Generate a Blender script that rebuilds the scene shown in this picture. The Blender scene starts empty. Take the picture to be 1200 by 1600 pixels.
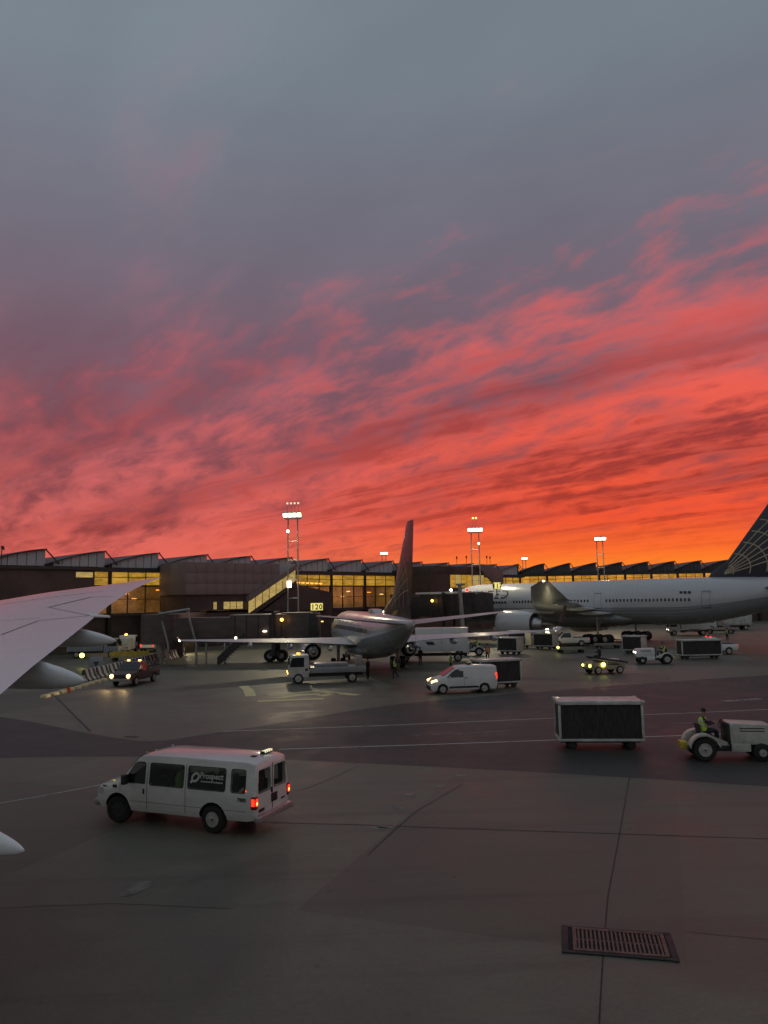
import bpy, bmesh, math, random
from mathutils import Vector, Matrix, Euler
random.seed(7)
R = math.radians
S = bpy.context.scene
COL = S.collection

# ------------------------------------------------------------------ camera
CAM_H = 6.4
PITCH, ROLL = 6.56, -1.0
cam_data = bpy.data.cameras.new('camera')
cam_data.sensor_fit = 'HORIZONTAL'; cam_data.sensor_width = 36; cam_data.lens = 36.0
cam_data.clip_start = 0.1; cam_data.clip_end = 9000
cam = bpy.data.objects.new('camera', cam_data); COL.objects.link(cam)
CAM_M = Matrix.Translation((0, 0, CAM_H)) @ Matrix.Rotation(R(90 + PITCH), 4, 'X') @ Matrix.Rotation(R(ROLL), 4, 'Z')
cam.matrix_world = CAM_M
S.camera = cam
S.render.resolution_x, S.render.resolution_y = 768, 1024

# ------------------------------------------------------------------ view
S.view_settings.view_transform = 'Standard'; S.view_settings.look = 'None'
S.view_settings.exposure = 0.0; S.view_settings.gamma = 1.0; S.view_settings.use_curve_mapping = False
S.render.engine = 'CYCLES'
S.cycles.use_denoising = True
S.cycles.max_bounces = 5; S.cycles.diffuse_bounces = 2; S.cycles.glossy_bounces = 3
S.cycles.transparent_max_bounces = 8; S.cycles.caustics_reflective = False; S.cycles.caustics_refractive = False
S.cycles.sample_clamp_indirect = 4.0; S.cycles.use_adaptive_sampling = True; S.cycles.adaptive_threshold = 0.02; S.cycles.adaptive_min_samples = 12

# ------------------------------------------------------------------ node expression helper
class E:
    """a node socket with arithmetic"""
    def __init__(s, nt, sock): s.nt, s.k = nt, sock
    def _m(s, op, *a, clamp=False):
        n = s.nt.nodes.new('ShaderNodeMath'); n.operation = op; n.use_clamp = clamp
        for i, v in enumerate((s,) + a):
            if isinstance(v, E): s.nt.links.new(v.k, n.inputs[i])
            else: n.inputs[i].default_value = v
        return E(s.nt, n.outputs[0])
    def __add__(s, o): return s._m('ADD', o)
    __radd__ = __add__
    def __sub__(s, o): return s._m('SUBTRACT', o)
    def __rsub__(s, o): return (s * -1.0) + o
    def __mul__(s, o): return s._m('MULTIPLY', o)
    __rmul__ = __mul__
    def __truediv__(s, o): return s._m('DIVIDE', o)
    def __neg__(s): return s * -1.0
    def max(s, o): return s._m('MAXIMUM', o)
    def min(s, o): return s._m('MINIMUM', o)
    def gt(s, o): return s._m('GREATER_THAN', o)
    def lt(s, o): return s._m('LESS_THAN', o)
    def frac(s): return s._m('FRACT')
    def floor(s): return s._m('FLOOR')
    def abs(s): return s._m('ABSOLUTE')
    def pow(s, o): return s._m('POWER', o)
    def exp(s): return s._m('EXPONENT')
    def sin(s): return s._m('SINE')
    def sat(s): return s._m('ADD', 0.0, clamp=True)
    def step(s, a, b):                       # smoothstep
        n = s.nt.nodes.new('ShaderNodeMapRange'); n.interpolation_type = 'SMOOTHSTEP'
        s.nt.links.new(s.k, n.inputs[0])
        for i, v in ((1, a), (2, b)):
            if isinstance(v, E): s.nt.links.new(v.k, n.inputs[i])
            else: n.inputs[i].default_value = v
        return E(s.nt, n.outputs[0])

def vec(nt, x, y, z=0.0):
    n = nt.nodes.new('ShaderNodeCombineXYZ')
    for i, v in enumerate((x, y, z)):
        if isinstance(v, E): nt.links.new(v.k, n.inputs[i])
        else: n.inputs[i].default_value = v
    return E(nt, n.outputs[0])
def xyz(nt, v):
    n = nt.nodes.new('ShaderNodeSeparateXYZ'); nt.links.new(v.k, n.inputs[0])
    return [E(nt, n.outputs[i]) for i in range(3)]
def noise(nt, v, scale, detail=4, rough=0.55, dist=0.0):
    n = nt.nodes.new('ShaderNodeTexNoise')
    nt.links.new(v.k, n.inputs['Vector'])
    n.inputs['Scale'].default_value = scale; n.inputs['Detail'].default_value = detail
    n.inputs['Roughness'].default_value = rough; n.inputs['Distortion'].default_value = dist
    return E(nt, n.outputs[0])
def mixc(nt, f, a, b):
    n = nt.nodes.new('ShaderNodeMix'); n.data_type = 'RGBA'
    for i, v in ((0, f), (6, a), (7, b)):
        if isinstance(v, E): nt.links.new(v.k, n.inputs[i])
        elif i == 0: n.inputs[i].default_value = v
        else: n.inputs[i].default_value = (*v[:3], 1)
    return E(nt, n.outputs[2])
def srgb(r, g, b):
    f = lambda c: (c / 255 / 12.92) if c / 255 <= 0.04045 else ((c / 255 + 0.055) / 1.055) ** 2.4
    return (f(r), f(g), f(b))
def ramp(nt, f, stops):
    n = nt.nodes.new('ShaderNodeValToRGB'); nt.links.new(f.k, n.inputs[0])
    cr = n.color_ramp
    while len(cr.elements) < len(stops): cr.elements.new(0.5)
    for e, (p, c) in zip(cr.elements, stops): e.position = p; e.color = (*c, 1)
    return E(nt, n.outputs[0])

# ------------------------------------------------------------------ world: clouds lit from below by a sun that has set ahead to the right
def build_world():
    w = bpy.data.worlds.new('World'); S.world = w; w.use_nodes = True
    nt = w.node_tree; nt.nodes.clear()
    out = nt.nodes.new('ShaderNodeOutputWorld'); bg = nt.nodes.new('ShaderNodeBackground')
    nt.links.new(bg.outputs[0], out.inputs[0])
    tc = nt.nodes.new('ShaderNodeTexCoord')
    d = E(nt, tc.outputs['Generated'])
    x, y, z = xyz(nt, d)
    zc = z.max(0.0)
    az = x._m('ARCTAN2', y) * (180 / math.pi)          # degrees, + to the right of the camera
    el = z._m('ARCSINE') * (180 / math.pi)
    ele = el.max(0.0)
    # coordinates on a flat cloud deck
    k = zc + 0.07
    px, py = x / k, y / k
    a = R(-47)
    u = px * math.sin(a) + py * math.cos(a)
    v = px * math.cos(a) - py * math.sin(a)
    warp = noise(nt, vec(nt, px, py), 0.55, 2) - 0.5
    warp2 = noise(nt, vec(nt, px, py, 4.0), 1.6, 2) - 0.5
    vv = v + warp * 1.5 + warp2 * 0.45
    roll = noise(nt, vec(nt, u * 0.16, vv * 0.62, 3.1), 1.0, 4, 0.55)                # long cloud rolls
    roll2 = noise(nt, vec(nt, u * 0.11, (v + warp * 0.55 + warp2 * 0.25) * 2.1, 9.4), 1.0, 4, 0.6)
    k2 = zc + 0.30                                                                   # the nearer, lumpier side of the deck
    qx, qy = x / k2, y / k2
    qu = qx * math.sin(a) + qy * math.cos(a); qv = qx * math.cos(a) - qy * math.sin(a) + warp2 * 0.12
    puff = noise(nt, vec(nt, qu * 2.3, qv * 4.4, 5.0), 1.0, 4, 0.55)                  # mottled altocumulus
    fine = noise(nt, vec(nt, qu * 7.5, qv * 15.0, 8.0), 1.0, 4, 0.6)
    big = noise(nt, vec(nt, px * 0.5, py * 0.5, 1.7), 1.0, 3, 0.5)
    # the angle from where the sun went down
    saz = (az - 24.0).abs()
    nearsun = (1.0 - saz / 75.0).max(0.0)
    # how strongly the deck is lit from below: falls with height, reaches higher towards the right
    edge = (az * 0.15).min(3.2).max(-12.0) + 15.0
    lit_bias = ((edge - ele) / 10.0).min(1.3)
    tex = (roll - 0.5) * 1.15 + (puff - 0.5) * 1.7 + (big - 0.5) * 0.6 + (fine - 0.5) * 1.55
    m = (lit_bias * 0.46 + tex + (nearsun - 0.6) * 0.25 - 0.03).step(-0.46, 0.60)
    up = ((big - 0.5) * 1.4 + (puff - 0.5) * 2.2 + (roll - 0.5) * 0.5).step(0.0, 0.75) * (1.0 - (ele - 22.0) / 36.0).sat() * (0.45 + nearsun * 0.5)
    m = m.max(up * 0.72)
    base = ramp(nt, (ele / 60.0), [(0.0, srgb(170, 70, 58)), (0.09, srgb(146, 68, 70)), (0.20, srgb(130, 80, 90)), (0.30, srgb(122, 94, 108)),
                                    (0.42, srgb(118, 112, 126)), (0.60, srgb(122, 133, 144)), (1.0, srgb(134, 146, 154))])
    # away from the sunset the deck is plain grey-blue down to the horizon
    cosaz = (x * math.sin(R(24)) + y * math.cos(R(24))) / (x * x + y * y).max(1e-4)._m('SQRT')
    sunward = cosaz.step(-0.15, 0.72)
    base = mixc(nt, sunward, ramp(nt, (ele / 60.0), [(0.0, srgb(136, 136, 134)), (0.4, srgb(130, 136, 140)), (1.0, srgb(128, 140, 150))]), base)
    m = m * (sunward * 0.92 + 0.08)
    n = nt.nodes.new('ShaderNodeMix'); n.data_type = 'RGBA'; n.blend_type = 'MULTIPLY'; n.inputs[0].default_value = 1
    shade = (roll * 0.4 + big * 0.4 + puff * 0.2).step(0.30, 0.70) * 0.40 + 0.78
    nt.links.new(base.k, n.inputs[6]); nt.links.new(vec(nt, shade, shade, shade).k, n.inputs[7])
    base = E(nt, n.outputs[2])
    lit = ramp(nt, (ele / 40.0), [(0.0, srgb(255, 158, 38)), (0.05, srgb(255, 136, 40)), (0.085, srgb(252, 108, 46)), (0.14, srgb(240, 86, 52)), (0.28, srgb(232, 90, 70)),
                                   (0.42, srgb(234, 100, 90)), (0.60, srgb(216, 98, 100)), (1.0, srgb(176, 112, 120))])
    litfar = ramp(nt, (ele / 40.0), [(0.0, srgb(240, 104, 84)), (0.10, srgb(226, 106, 96)), (0.22, srgb(210, 104, 102)), (0.42, srgb(198, 104, 112)), (0.7, srgb(168, 108, 122)), (1.0, srgb(142, 116, 130))])
    lit = mixc(nt, nearsun.step(0.36, 0.90), litfar, lit)
    c = mixc(nt, m, base, lit)
    # dark undersides of the rolls low in the lit part
    dark = ((roll2 - 0.5) * 1.9 + (puff - 0.5) * 0.8 + (fine - 0.5) * 1.2).step(-0.16, 0.34) * (ele / 4.0 - 0.60).sat() * (1.0 - (ele - 14.0) / 8.0).sat() * (0.05 + nearsun * 1.0).sat()
    dcol = ramp(nt, (ele / 40.0), [(0.0, srgb(190, 70, 40)), (0.15, srgb(132, 44, 42)), (0.4, srgb(110, 54, 64)), (0.6, srgb(104, 74, 90))])
    c = mixc(nt, dark * sunward * 0.80, c, dcol)
    # below the horizon: dull ground
    c = mixc(nt, el.step(-1.5, -0.2), (0.03, 0.025, 0.025), c)
    nt.links.new(c.k, bg.inputs[0]); bg.inputs[1].default_value = 1.0
    w.cycles.sampling_method = 'MANUAL'; w.cycles.sample_map_resolution = 1024
build_world()

# ------------------------------------------------------------------ picture <-> place (used to find where things stand)
def ray(px, py):
    d = Vector(((px - 600) / 1200, -(py - 800) / 1200, -1.0))
    return (CAM_M.to_3x3() @ d)
def G(px, py, z=0.0):                     # the point of the ground seen at a pixel of the photograph
    d = ray(px, py); t = (z - CAM_H) / d.z
    return Vector((d.x * t, d.y * t, z))
def AT(px, py, Y):                        # the point at depth Y seen at a pixel
    d = ray(px, py); t = Y / d.y
    return Vector((d.x * t, Y, CAM_H + d.z * t))

# ------------------------------------------------------------------ mesh building
class MB:
    def __init__(s): s.v, s.f, s.mi = [], [], []
    def add(s, vs, fs, M=None):
        b = len(s.v)
        s.v += [tuple(M @ Vector(p)) if M is not None else tuple(p) for p in vs]
        s.f += [tuple(i + b for i in f) for f in fs]; return s
    def box(s, c, d, rz=0.0, rx=0.0, ry=0.0, taper=1.0):
        x, y, z = d[0] / 2, d[1] / 2, d[2] / 2; k = taper
        vs = [(-x, -y, -z), (x, -y, -z), (x, y, -z), (-x, y, -z), (-x * k, -y * k, z), (x * k, -y * k, z), (x * k, y * k, z), (-x * k, y * k, z)]
        fs = [(3, 2, 1, 0), (4, 5, 6, 7), (0, 1, 5, 4), (1, 2, 6, 5), (2, 3, 7, 6), (3, 0, 4, 7)]
        return s.add(vs, fs, Matrix.Translation(c) @ Euler((rx, ry, rz)).to_matrix().to_4x4())
    def bx(s, x0, x1, y0, y1, z0, z1): return s.box(((x0 + x1) / 2, (y0 + y1) / 2, (z0 + z1) / 2), (abs(x1 - x0), abs(y1 - y0), abs(z1 - z0)))
    def cyl(s, p0, p1, r0, r1=None, n=14):
        r1 = r0 if r1 is None else r1
        p0, p1 = Vector(p0), Vector(p1); a = (p1 - p0).normalized()
        u = a.orthogonal().normalized(); w = a.cross(u)
        vs, fs = [], []
        for p, r in ((p0, r0), (p1, r1)):
            for i in range(n):
                t = 2 * math.pi * i / n; vs.append(p + (u * math.cos(t) + w * math.sin(t)) * r)
        fs = [(i, (i + 1) % n, n + (i + 1) % n, n + i) for i in range(n)] + [tuple(range(n - 1, -1, -1)), tuple(range(n, 2 * n))]
        return s.add(vs, fs)
    def tube(s, pts, r, n=8):
        for a, b in zip(pts, pts[1:]): s.cyl(a, b, r, r, n)
        return s
    def loft(s, rings, caps=True, closed=True):
        n = len(rings[0]); vs = [p for r in rings for p in r]; fs = []
        for k in range(len(rings) - 1):
            for i in range(n if closed else n - 1):
                j = (i + 1) % n
                fs.append((k * n + i, k * n + j, (k + 1) * n + j, (k + 1) * n + i))
        if caps: fs += [tuple(range(n - 1, -1, -1)), tuple((len(rings) - 1) * n + i for i in range(n))]
        return s.add(vs, fs)
    def prism(s, poly, y0, y1, M=None):        # outline in x,z extruded along y
        n = len(poly)
        vs = [(x, y0, z) for x, z in poly] + [(x, y1, z) for x, z in poly]
        fs = [(i, (i + 1) % n, n + (i + 1) % n, n + i) for i in range(n)] + [tuple(range(n - 1, -1, -1)), tuple(range(n, 2 * n))]
        return s.add(vs, fs, M)
    def slab(s, poly, z0, z1):                 # outline in x,y extruded along z
        n = len(poly)
        vs = [(p[0], p[1], z0) for p in poly] + [(p[0], p[1], z1) for p in poly]
        fs = [(i, (i + 1) % n, n + (i + 1) % n, n + i) for i in range(n)] + [tuple(range(n - 1, -1, -1)), tuple(range(n, 2 * n))]
        return s.add(vs, fs)
    def ball(s, c, r, n=12, m=8):
        r = r if hasattr(r, '__len__') else (r, r, r)
        rings = []
        for k in range(1, m):
            t = math.pi * k / m
            rings.append([(c[0] + r[0] * math.sin(t) * math.cos(2 * math.pi * i / n), c[1] + r[1] * math.sin(t) * math.sin(2 * math.pi * i / n), c[2] - r[2] * math.cos(t)) for i in range(n)])
        return s.loft(rings)
    def sheet(s, pts): return s.add([tuple(p) for p in pts], [tuple(range(len(pts)))])
    def mesh(s, name, smooth=None, bevel=0.0, seg=2):
        me = bpy.data.meshes.new(name); me.from_pydata(s.v, [], s.f)
        bm = bmesh.new(); bm.from_mesh(me)
        bmesh.ops.recalc_face_normals(bm, faces=bm.faces)
        if bevel:
            es = [e for e in bm.edges if len(e.link_faces) == 2 and e.calc_face_angle() > R(28)]
            bmesh.ops.bevel(bm, geom=es, offset=bevel, segments=seg, profile=0.6, affect='EDGES', clamp_overlap=True)
        bm.to_mesh(me); bm.free()
        if smooth or bevel:
            me.polygons.foreach_set('use_smooth', [True] * len(me.polygons))
            me.set_sharp_from_angle(angle=R(smooth or 40))
        return me
    def build(s, name, mat, parent=None, smooth=None, bevel=0.0, seg=2, loc=None, rz=None):
        return link(name, s.mesh(name, smooth, bevel, seg), mat, parent, loc, rz)

def link(name, me, mat=None, parent=None, loc=None, rz=None):
    if mat is not None and not me.materials: me.materials.append(mat)
    o = bpy.data.objects.new(name, me); COL.objects.link(o)
    if mat is not None and me.materials[0] is not mat: o.material_slots[0].link = 'OBJECT'; o.material_slots[0].material = mat
    if parent is not None: o.parent = parent
    if loc is not None: o.location = loc
    if rz is not None: o.rotation_euler = (0, 0, rz)
    return o
def tag(o, label, cat, group=None):
    o['label'] = label; o['category'] = cat
    if group: o['group'] = group
    return o
def thing(name, label, cat, loc=(0, 0, 0), rz=0.0, group=None, scale=None):
    o = bpy.data.objects.new(name, None); o.empty_display_size = 0.2; COL.objects.link(o)
    o.location = loc; o.rotation_euler = (0, 0, rz)
    if scale: o.scale = (scale, scale, scale)
    return tag(o, label, cat, group)
def struct(o): o['kind'] = 'structure'; return o
def stuff(o): o['kind'] = 'stuff'; return o
def copy_tree(o, parent=None):
    c = o.copy(); COL.objects.link(c)
    if parent is not None: c.parent = parent; c.matrix_parent_inverse = o.matrix_parent_inverse
    for ch in [k for k in bpy.data.objects if k.parent is o]: copy_tree(ch, c)
    return c
def dup(root, label, loc, rz, group=None, scale=None):
    c = copy_tree(root); c['label'] = label; c.location = loc; c.rotation_euler = (0, 0, rz)
    if scale: c.scale = (scale,) * 3
    if group: c['group'] = group
    return c
def evaluated(o):                              # apply an object's modifiers, keep it as a plain mesh
    dg = bpy.context.evaluated_depsgraph_get(); dg.update()
    me = bpy.data.meshes.new_from_object(o.evaluated_get(dg)); o.modifiers.clear(); o.data = me; return o
def carve(o, cutters, smooth=35, inner=None):
    bpy.context.view_layer.update()
    for mb in cutters:
        c = mb.build('cutter', None, o.parent); bpy.context.view_layer.update()
        m = o.modifiers.new('cut', 'BOOLEAN'); m.operation = 'DIFFERENCE'; m.object = c; m.solver = 'EXACT'
        evaluated(o)
        me = c.data; bpy.data.objects.remove(c); bpy.data.meshes.remove(me)
    if inner:
        o.data.materials.append(M['cloth'])
        for p in o.data.polygons:
            if inner(p): p.material_index = len(o.data.materials) - 1
    o.data.polygons.foreach_set('use_smooth', [True] * len(o.data.polygons)); o.data.set_sharp_from_angle(angle=R(smooth))
    return o
def text_mb(txt, size, depth=0.0, align='LEFT', shear=0.0, spacing=1.0, bold=0.0):
    cu = bpy.data.curves.new('t', 'FONT'); cu.body = txt; cu.size = size; cu.align_x = align; cu.shear = shear
    cu.space_character = spacing; cu.offset = bold; cu.resolution_u = 2
    o = bpy.data.objects.new('t', cu); COL.objects.link(o)
    dg = bpy.context.evaluated_depsgraph_get(); dg.update()
    me = bpy.data.meshes.new_from_object(o.evaluated_get(dg))
    mb = MB(); mb.v = [tuple(v.co) for v in me.vertices]; mb.f = [tuple(p.vertices) for p in me.polygons]
    bpy.data.objects.remove(o); bpy.data.curves.remove(cu); bpy.data.meshes.remove(me)
    return mb
def flat(mb, fn):                              # move every vertex
    mb.v = [tuple(fn(Vector(p))) for p in mb.v]; return mb

# ------------------------------------------------------------------ materials
def pm(name, col, rough=0.5, metal=0.0, var=0.12, scale=2.0, coat=0.0, spec=0.5, bump=0.0, stretch=(1, 1, 1)):
    m = bpy.data.materials.new(name); m.use_nodes = True; nt = m.node_tree
    b = nt.nodes['Principled BSDF']
    tc = nt.nodes.new('ShaderNodeTexCoord'); mp = nt.nodes.new('ShaderNodeMapping'); mp.inputs['Scale'].default_value = stretch
    nt.links.new(tc.outputs['Object'], mp.inputs[0]); P = E(nt, mp.outputs[0])
    n1 = noise(nt, P, scale, 5, 0.6); n2 = noise(nt, P, scale * 7.3, 3, 0.6)
    f = (n1 * 0.7 + n2 * 0.3).step(0.3, 0.7)
    d = tuple(c * (1 - var * 1.6) for c in col); l = tuple(min(1, c * (1 + var)) for c in col)
    nt.links.new(mixc(nt, f, d, l).k, b.inputs['Base Color'])
    nt.links.new((f * -0.14 + (rough + 0.07)).sat().k, b.inputs['Roughness'])
    b.inputs['Metallic'].default_value = metal; b.inputs['Specular IOR Level'].default_value = spec
    if coat: b.inputs['Coat Weight'].default_value = coat; b.inputs['Coat Roughness'].default_value = 0.12
    if bump:
        bp = nt.nodes.new('ShaderNodeBump'); bp.inputs['Strength'].default_value = bump; bp.inputs['Distance'].default_value = 0.02
        nt.links.new(n2.k, bp.inputs['Height']); nt.links.new(bp.outputs[0], b.inputs['Normal'])
    return m
def em(name, col, strength, var=0.0):
    m = bpy.data.materials.new(name); m.use_nodes = True; nt = m.node_tree
    b = nt.nodes['Principled BSDF']; b.inputs['Base Color'].default_value = (*[c * 0.5 for c in col], 1); b.inputs['Roughness'].default_value = 0.3
    b.inputs['Emission Color'].default_value = (*col, 1); b.inputs['Emission Strength'].default_value = strength
    tc = nt.nodes.new('ShaderNodeTexCoord')
    mp = nt.nodes.new('ShaderNodeMapping'); mp.inputs['Scale'].default_value = (0.7, 1, 2.6); nt.links.new(tc.outputs['Object'], mp.inputs[0])
    oi = nt.nodes.new('ShaderNodeObjectInfo')
    if var:
        rnd = E(nt, oi.outputs['Random']); lx, ly, lz = xyz(nt, E(nt, mp.outputs[0]))
        V = vec(nt, lx + rnd * 37.0, ly, lz)
        n = noise(nt, V, 0.9, 3).step(0.30, 0.70); n2 = noise(nt, V, 3.2, 3).step(0.35, 0.75)
        f = (n * 0.75 + n2 * 0.55 + rnd * 0.55 + 0.12) * var + (1 - var)
        nt.links.new((f * strength).k, b.inputs['Emission Strength'])
    return m
def glass(name, tint, thru, rough=0.04):        # a pane: part see-through, part mirror
    m = bpy.data.materials.new(name); m.use_nodes = True; nt = m.node_tree; nt.nodes.clear()
    out = nt.nodes.new('ShaderNodeOutputMaterial'); mx = nt.nodes.new('ShaderNodeMixShader')
    tr = nt.nodes.new('ShaderNodeBsdfTransparent'); tr.inputs[0].default_value = (*[c * thru for c in tint], 1)
    gl = nt.nodes.new('ShaderNodeBsdfGlossy'); gl.inputs['Roughness'].default_value = rough; gl.inputs[0].default_value = (0.9, 0.9, 0.9, 1)
    ge = nt.nodes.new('ShaderNodeNewGeometry'); dt = nt.nodes.new('ShaderNodeVectorMath'); dt.operation = 'DOT_PRODUCT'
    nt.links.new(ge.outputs['Incoming'], dt.inputs[0]); nt.links.new(ge.outputs['Normal'], dt.inputs[1])
    fres = (1.0 - E(nt, dt.outputs['Value']).abs()).sat().pow(5.0) * 0.95 + 0.05
    tc = nt.nodes.new('ShaderNodeTexCoord'); n = noise(nt, E(nt, tc.outputs['Object']), 1.1, 2)
    nt.links.new((fres * (n * 0.3 + 0.85)).k, mx.inputs[0])
    nt.links.new(tr.outputs[0], mx.inputs[1]); nt.links.new(gl.outputs[0], mx.inputs[2]); nt.links.new(mx.outputs[0], out.inputs[0])
    return m

M = dict(
    white=pm('white_paint', (0.72, 0.72, 0.70), 0.32, var=0.06, coat=0.5, scale=0.8),
    vanwhite=pm('van_white_paint', (0.70, 0.70, 0.67), 0.36, var=0.10, coat=0.9, scale=0.9, stretch=(0.6, 1, 2)),
    wing=pm('wing_white_paint', (0.80, 0.79, 0.80), 0.28, var=0.04, coat=0.7, scale=0.10),
    winggrey=pm('wing_grey_paint', (0.46, 0.47, 0.50), 0.42, var=0.05, coat=0.05, scale=0.5),
    acwhite=pm('aircraft_white_paint', (0.54, 0.54, 0.57), 0.26, var=0.04, coat=0.5, scale=0.3),
    acgrey=pm('aircraft_grey_paint', (0.28, 0.29, 0.31), 0.30, var=0.06, coat=0.4, scale=0.3),
    navy=pm('tail_navy_paint', (0.022, 0.021, 0.040), 0.34, var=0.1, coat=0.25, scale=0.4),
    gold=pm('tail_gold_line', (0.50, 0.42, 0.28), 0.45, var=0.1),
    steel=pm('galvanised_steel', (0.34, 0.33, 0.32), 0.45, 0.7, var=0.18, scale=2.5),
    alu=pm('aluminium', (0.55, 0.55, 0.55), 0.34, 0.85, var=0.12, scale=3),
    dark=pm('dark_plastic', (0.022, 0.022, 0.023), 0.5, var=0.2),
    black=pm('black_rubber', (0.014, 0.014, 0.014), 0.75, var=0.25, scale=6, bump=0.2),
    rim=pm('wheel_steel', (0.46, 0.45, 0.42), 0.42, 0.45, var=0.2, scale=5),
    glassd=pm('dark_window_glass', (0.010, 0.011, 0.013), 0.06, var=0.1, spec=0.6, coat=0.3),
    canvas=pm('black_canvas', (0.042, 0.038, 0.036), 0.85, var=0.35, scale=3.5, bump=0.5, stretch=(4, 4, 0.6)),
    cartwhite=pm('cart_white_paint', (0.55, 0.55, 0.52), 0.42, var=0.2, scale=2.2, coat=0.2),
    cream=pm('tractor_cream_paint', (0.52, 0.51, 0.45), 0.42, var=0.2, scale=2.0, coat=0.2),
    yellow=pm('yellow_paint', (0.62, 0.42, 0.04), 0.45, var=0.2, scale=2.5),
    beige=pm('beige_paint', (0.36, 0.31, 0.22), 0.5, var=0.2, scale=2.5),
    bridge=pm('bridge_brown_cladding', (0.105, 0.072, 0.064), 0.5, var=0.2, scale=0.6, stretch=(1, 1, 3)),
    bridgedk=pm('bridge_dark_metal', (0.035, 0.028, 0.027), 0.55, var=0.2),
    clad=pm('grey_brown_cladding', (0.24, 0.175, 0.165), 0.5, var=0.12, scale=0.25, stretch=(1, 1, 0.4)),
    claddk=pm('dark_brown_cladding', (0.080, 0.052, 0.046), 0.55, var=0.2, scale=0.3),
    panel=pm('pale_roof_panel', (0.55, 0.56, 0.58), 0.42, var=0.08, scale=0.5),
    roof=pm('dark_roof_metal', (0.085, 0.080, 0.082), 0.5, var=0.15, scale=0.4),
    fascia=pm('fascia_metal', (0.045, 0.040, 0.040), 0.5, var=0.15),
    mull=pm('bronze_mullion', (0.040, 0.032, 0.028), 0.4, 0.5, var=0.15),
    floor=pm('interior_floor', (0.20, 0.15, 0.10), 0.4, var=0.2, scale=0.8),
    inwall=pm('interior_wall', (0.38, 0.27, 0.16), 0.7, var=0.35, scale=0.35),
    skin=pm('skin', (0.34, 0.19, 0.13), 0.55, var=0.08, scale=8),
    cloth=pm('dark_cloth', (0.022, 0.024, 0.032), 0.85, var=0.25, scale=6),
    hivis=pm('hi_vis_fabric', (0.55, 0.75, 0.08), 0.7, var=0.12, scale=8),
    orangev=pm('orange_fabric', (0.75, 0.16, 0.03), 0.7, var=0.12, scale=8),
    hair=pm('dark_hair', (0.02, 0.014, 0.010), 0.6, var=0.2, scale=20),
    lens=pm('clear_lens', (0.55, 0.55, 0.52), 0.12, var=0.1, coat=0.6),
    redlens=pm('red_lens', (0.30, 0.012, 0.010), 0.18, var=0.1, coat=0.5),
    concrete=pm('barrier_concrete', (0.34, 0.33, 0.31), 0.8, var=0.2, scale=2, bump=0.3),
    rust=pm('rusty_iron', (0.20, 0.115, 0.092), 0.62, 0.35, var=0.35, scale=5, bump=0.3),
    pit_shade=pm('drain_pit_shade', (0.012, 0.010, 0.010), 0.9, var=0.2),
    coneo=pm('cone_orange', (0.70, 0.10, 0.02), 0.5, var=0.15, scale=6),
    printw=pm('white_vinyl_print', (0.62, 0.62, 0.60), 0.5, var=0.08),
    printd=pm('dark_vinyl_print', (0.030, 0.028, 0.035), 0.45, var=0.08),
    seam=pm('panel_seam', (0.05, 0.05, 0.055), 0.6, var=0.1),
    vanglass=glass('van_window_glass', (0.66, 0.72, 0.69), 1.0),
    pane=glass('terminal_pane_glass', (0.92, 0.9, 0.86), 0.85),
    L_head=em('headlamp_glow', (1.0, 0.58, 0.18), 7.0),
    L_cool=em('white_lamp_glow', (1.0, 0.92, 0.66), 6.0),
    L_flood=em('floodlight_glow', (1.0, 0.93, 0.70), 9.0),
    L_red=em('red_lamp_glow', (1.0, 0.03, 0.012), 2.2),
    L_redhot=em('red_lamp_core', (1.0, 0.30, 0.05), 4.0),
    L_amber=em('amber_lamp_glow', (1.0, 0.52, 0.08), 7.0),
    L_ylw=em('yellow_lamp_glow', (0.95, 0.90, 0.12), 7.0),
    L_sign=em('sign_face_glow', (0.95, 0.80, 0.22), 0.95, 0.25),
    L_ceil=em('ceiling_strip_glow', (1.0, 0.72, 0.24), 2.2, 0.3),
    L_blind=em('lit_upper_window', (0.80, 0.43, 0.05), 0.44, 0.9),
    L_blindfar=em('lit_far_window', (0.90, 0.40, 0.045), 0.52, 0.9),
    L_int=em('lit_stair_window', (0.62, 0.44, 0.14), 0.55, 0.6),
    L_pale=em('pale_beacon_glow', (0.95, 0.90, 0.55), 0.9),
    L_orange=em('orange_lamp_glow', (1.0, 0.36, 0.04), 2.4),
)

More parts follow.
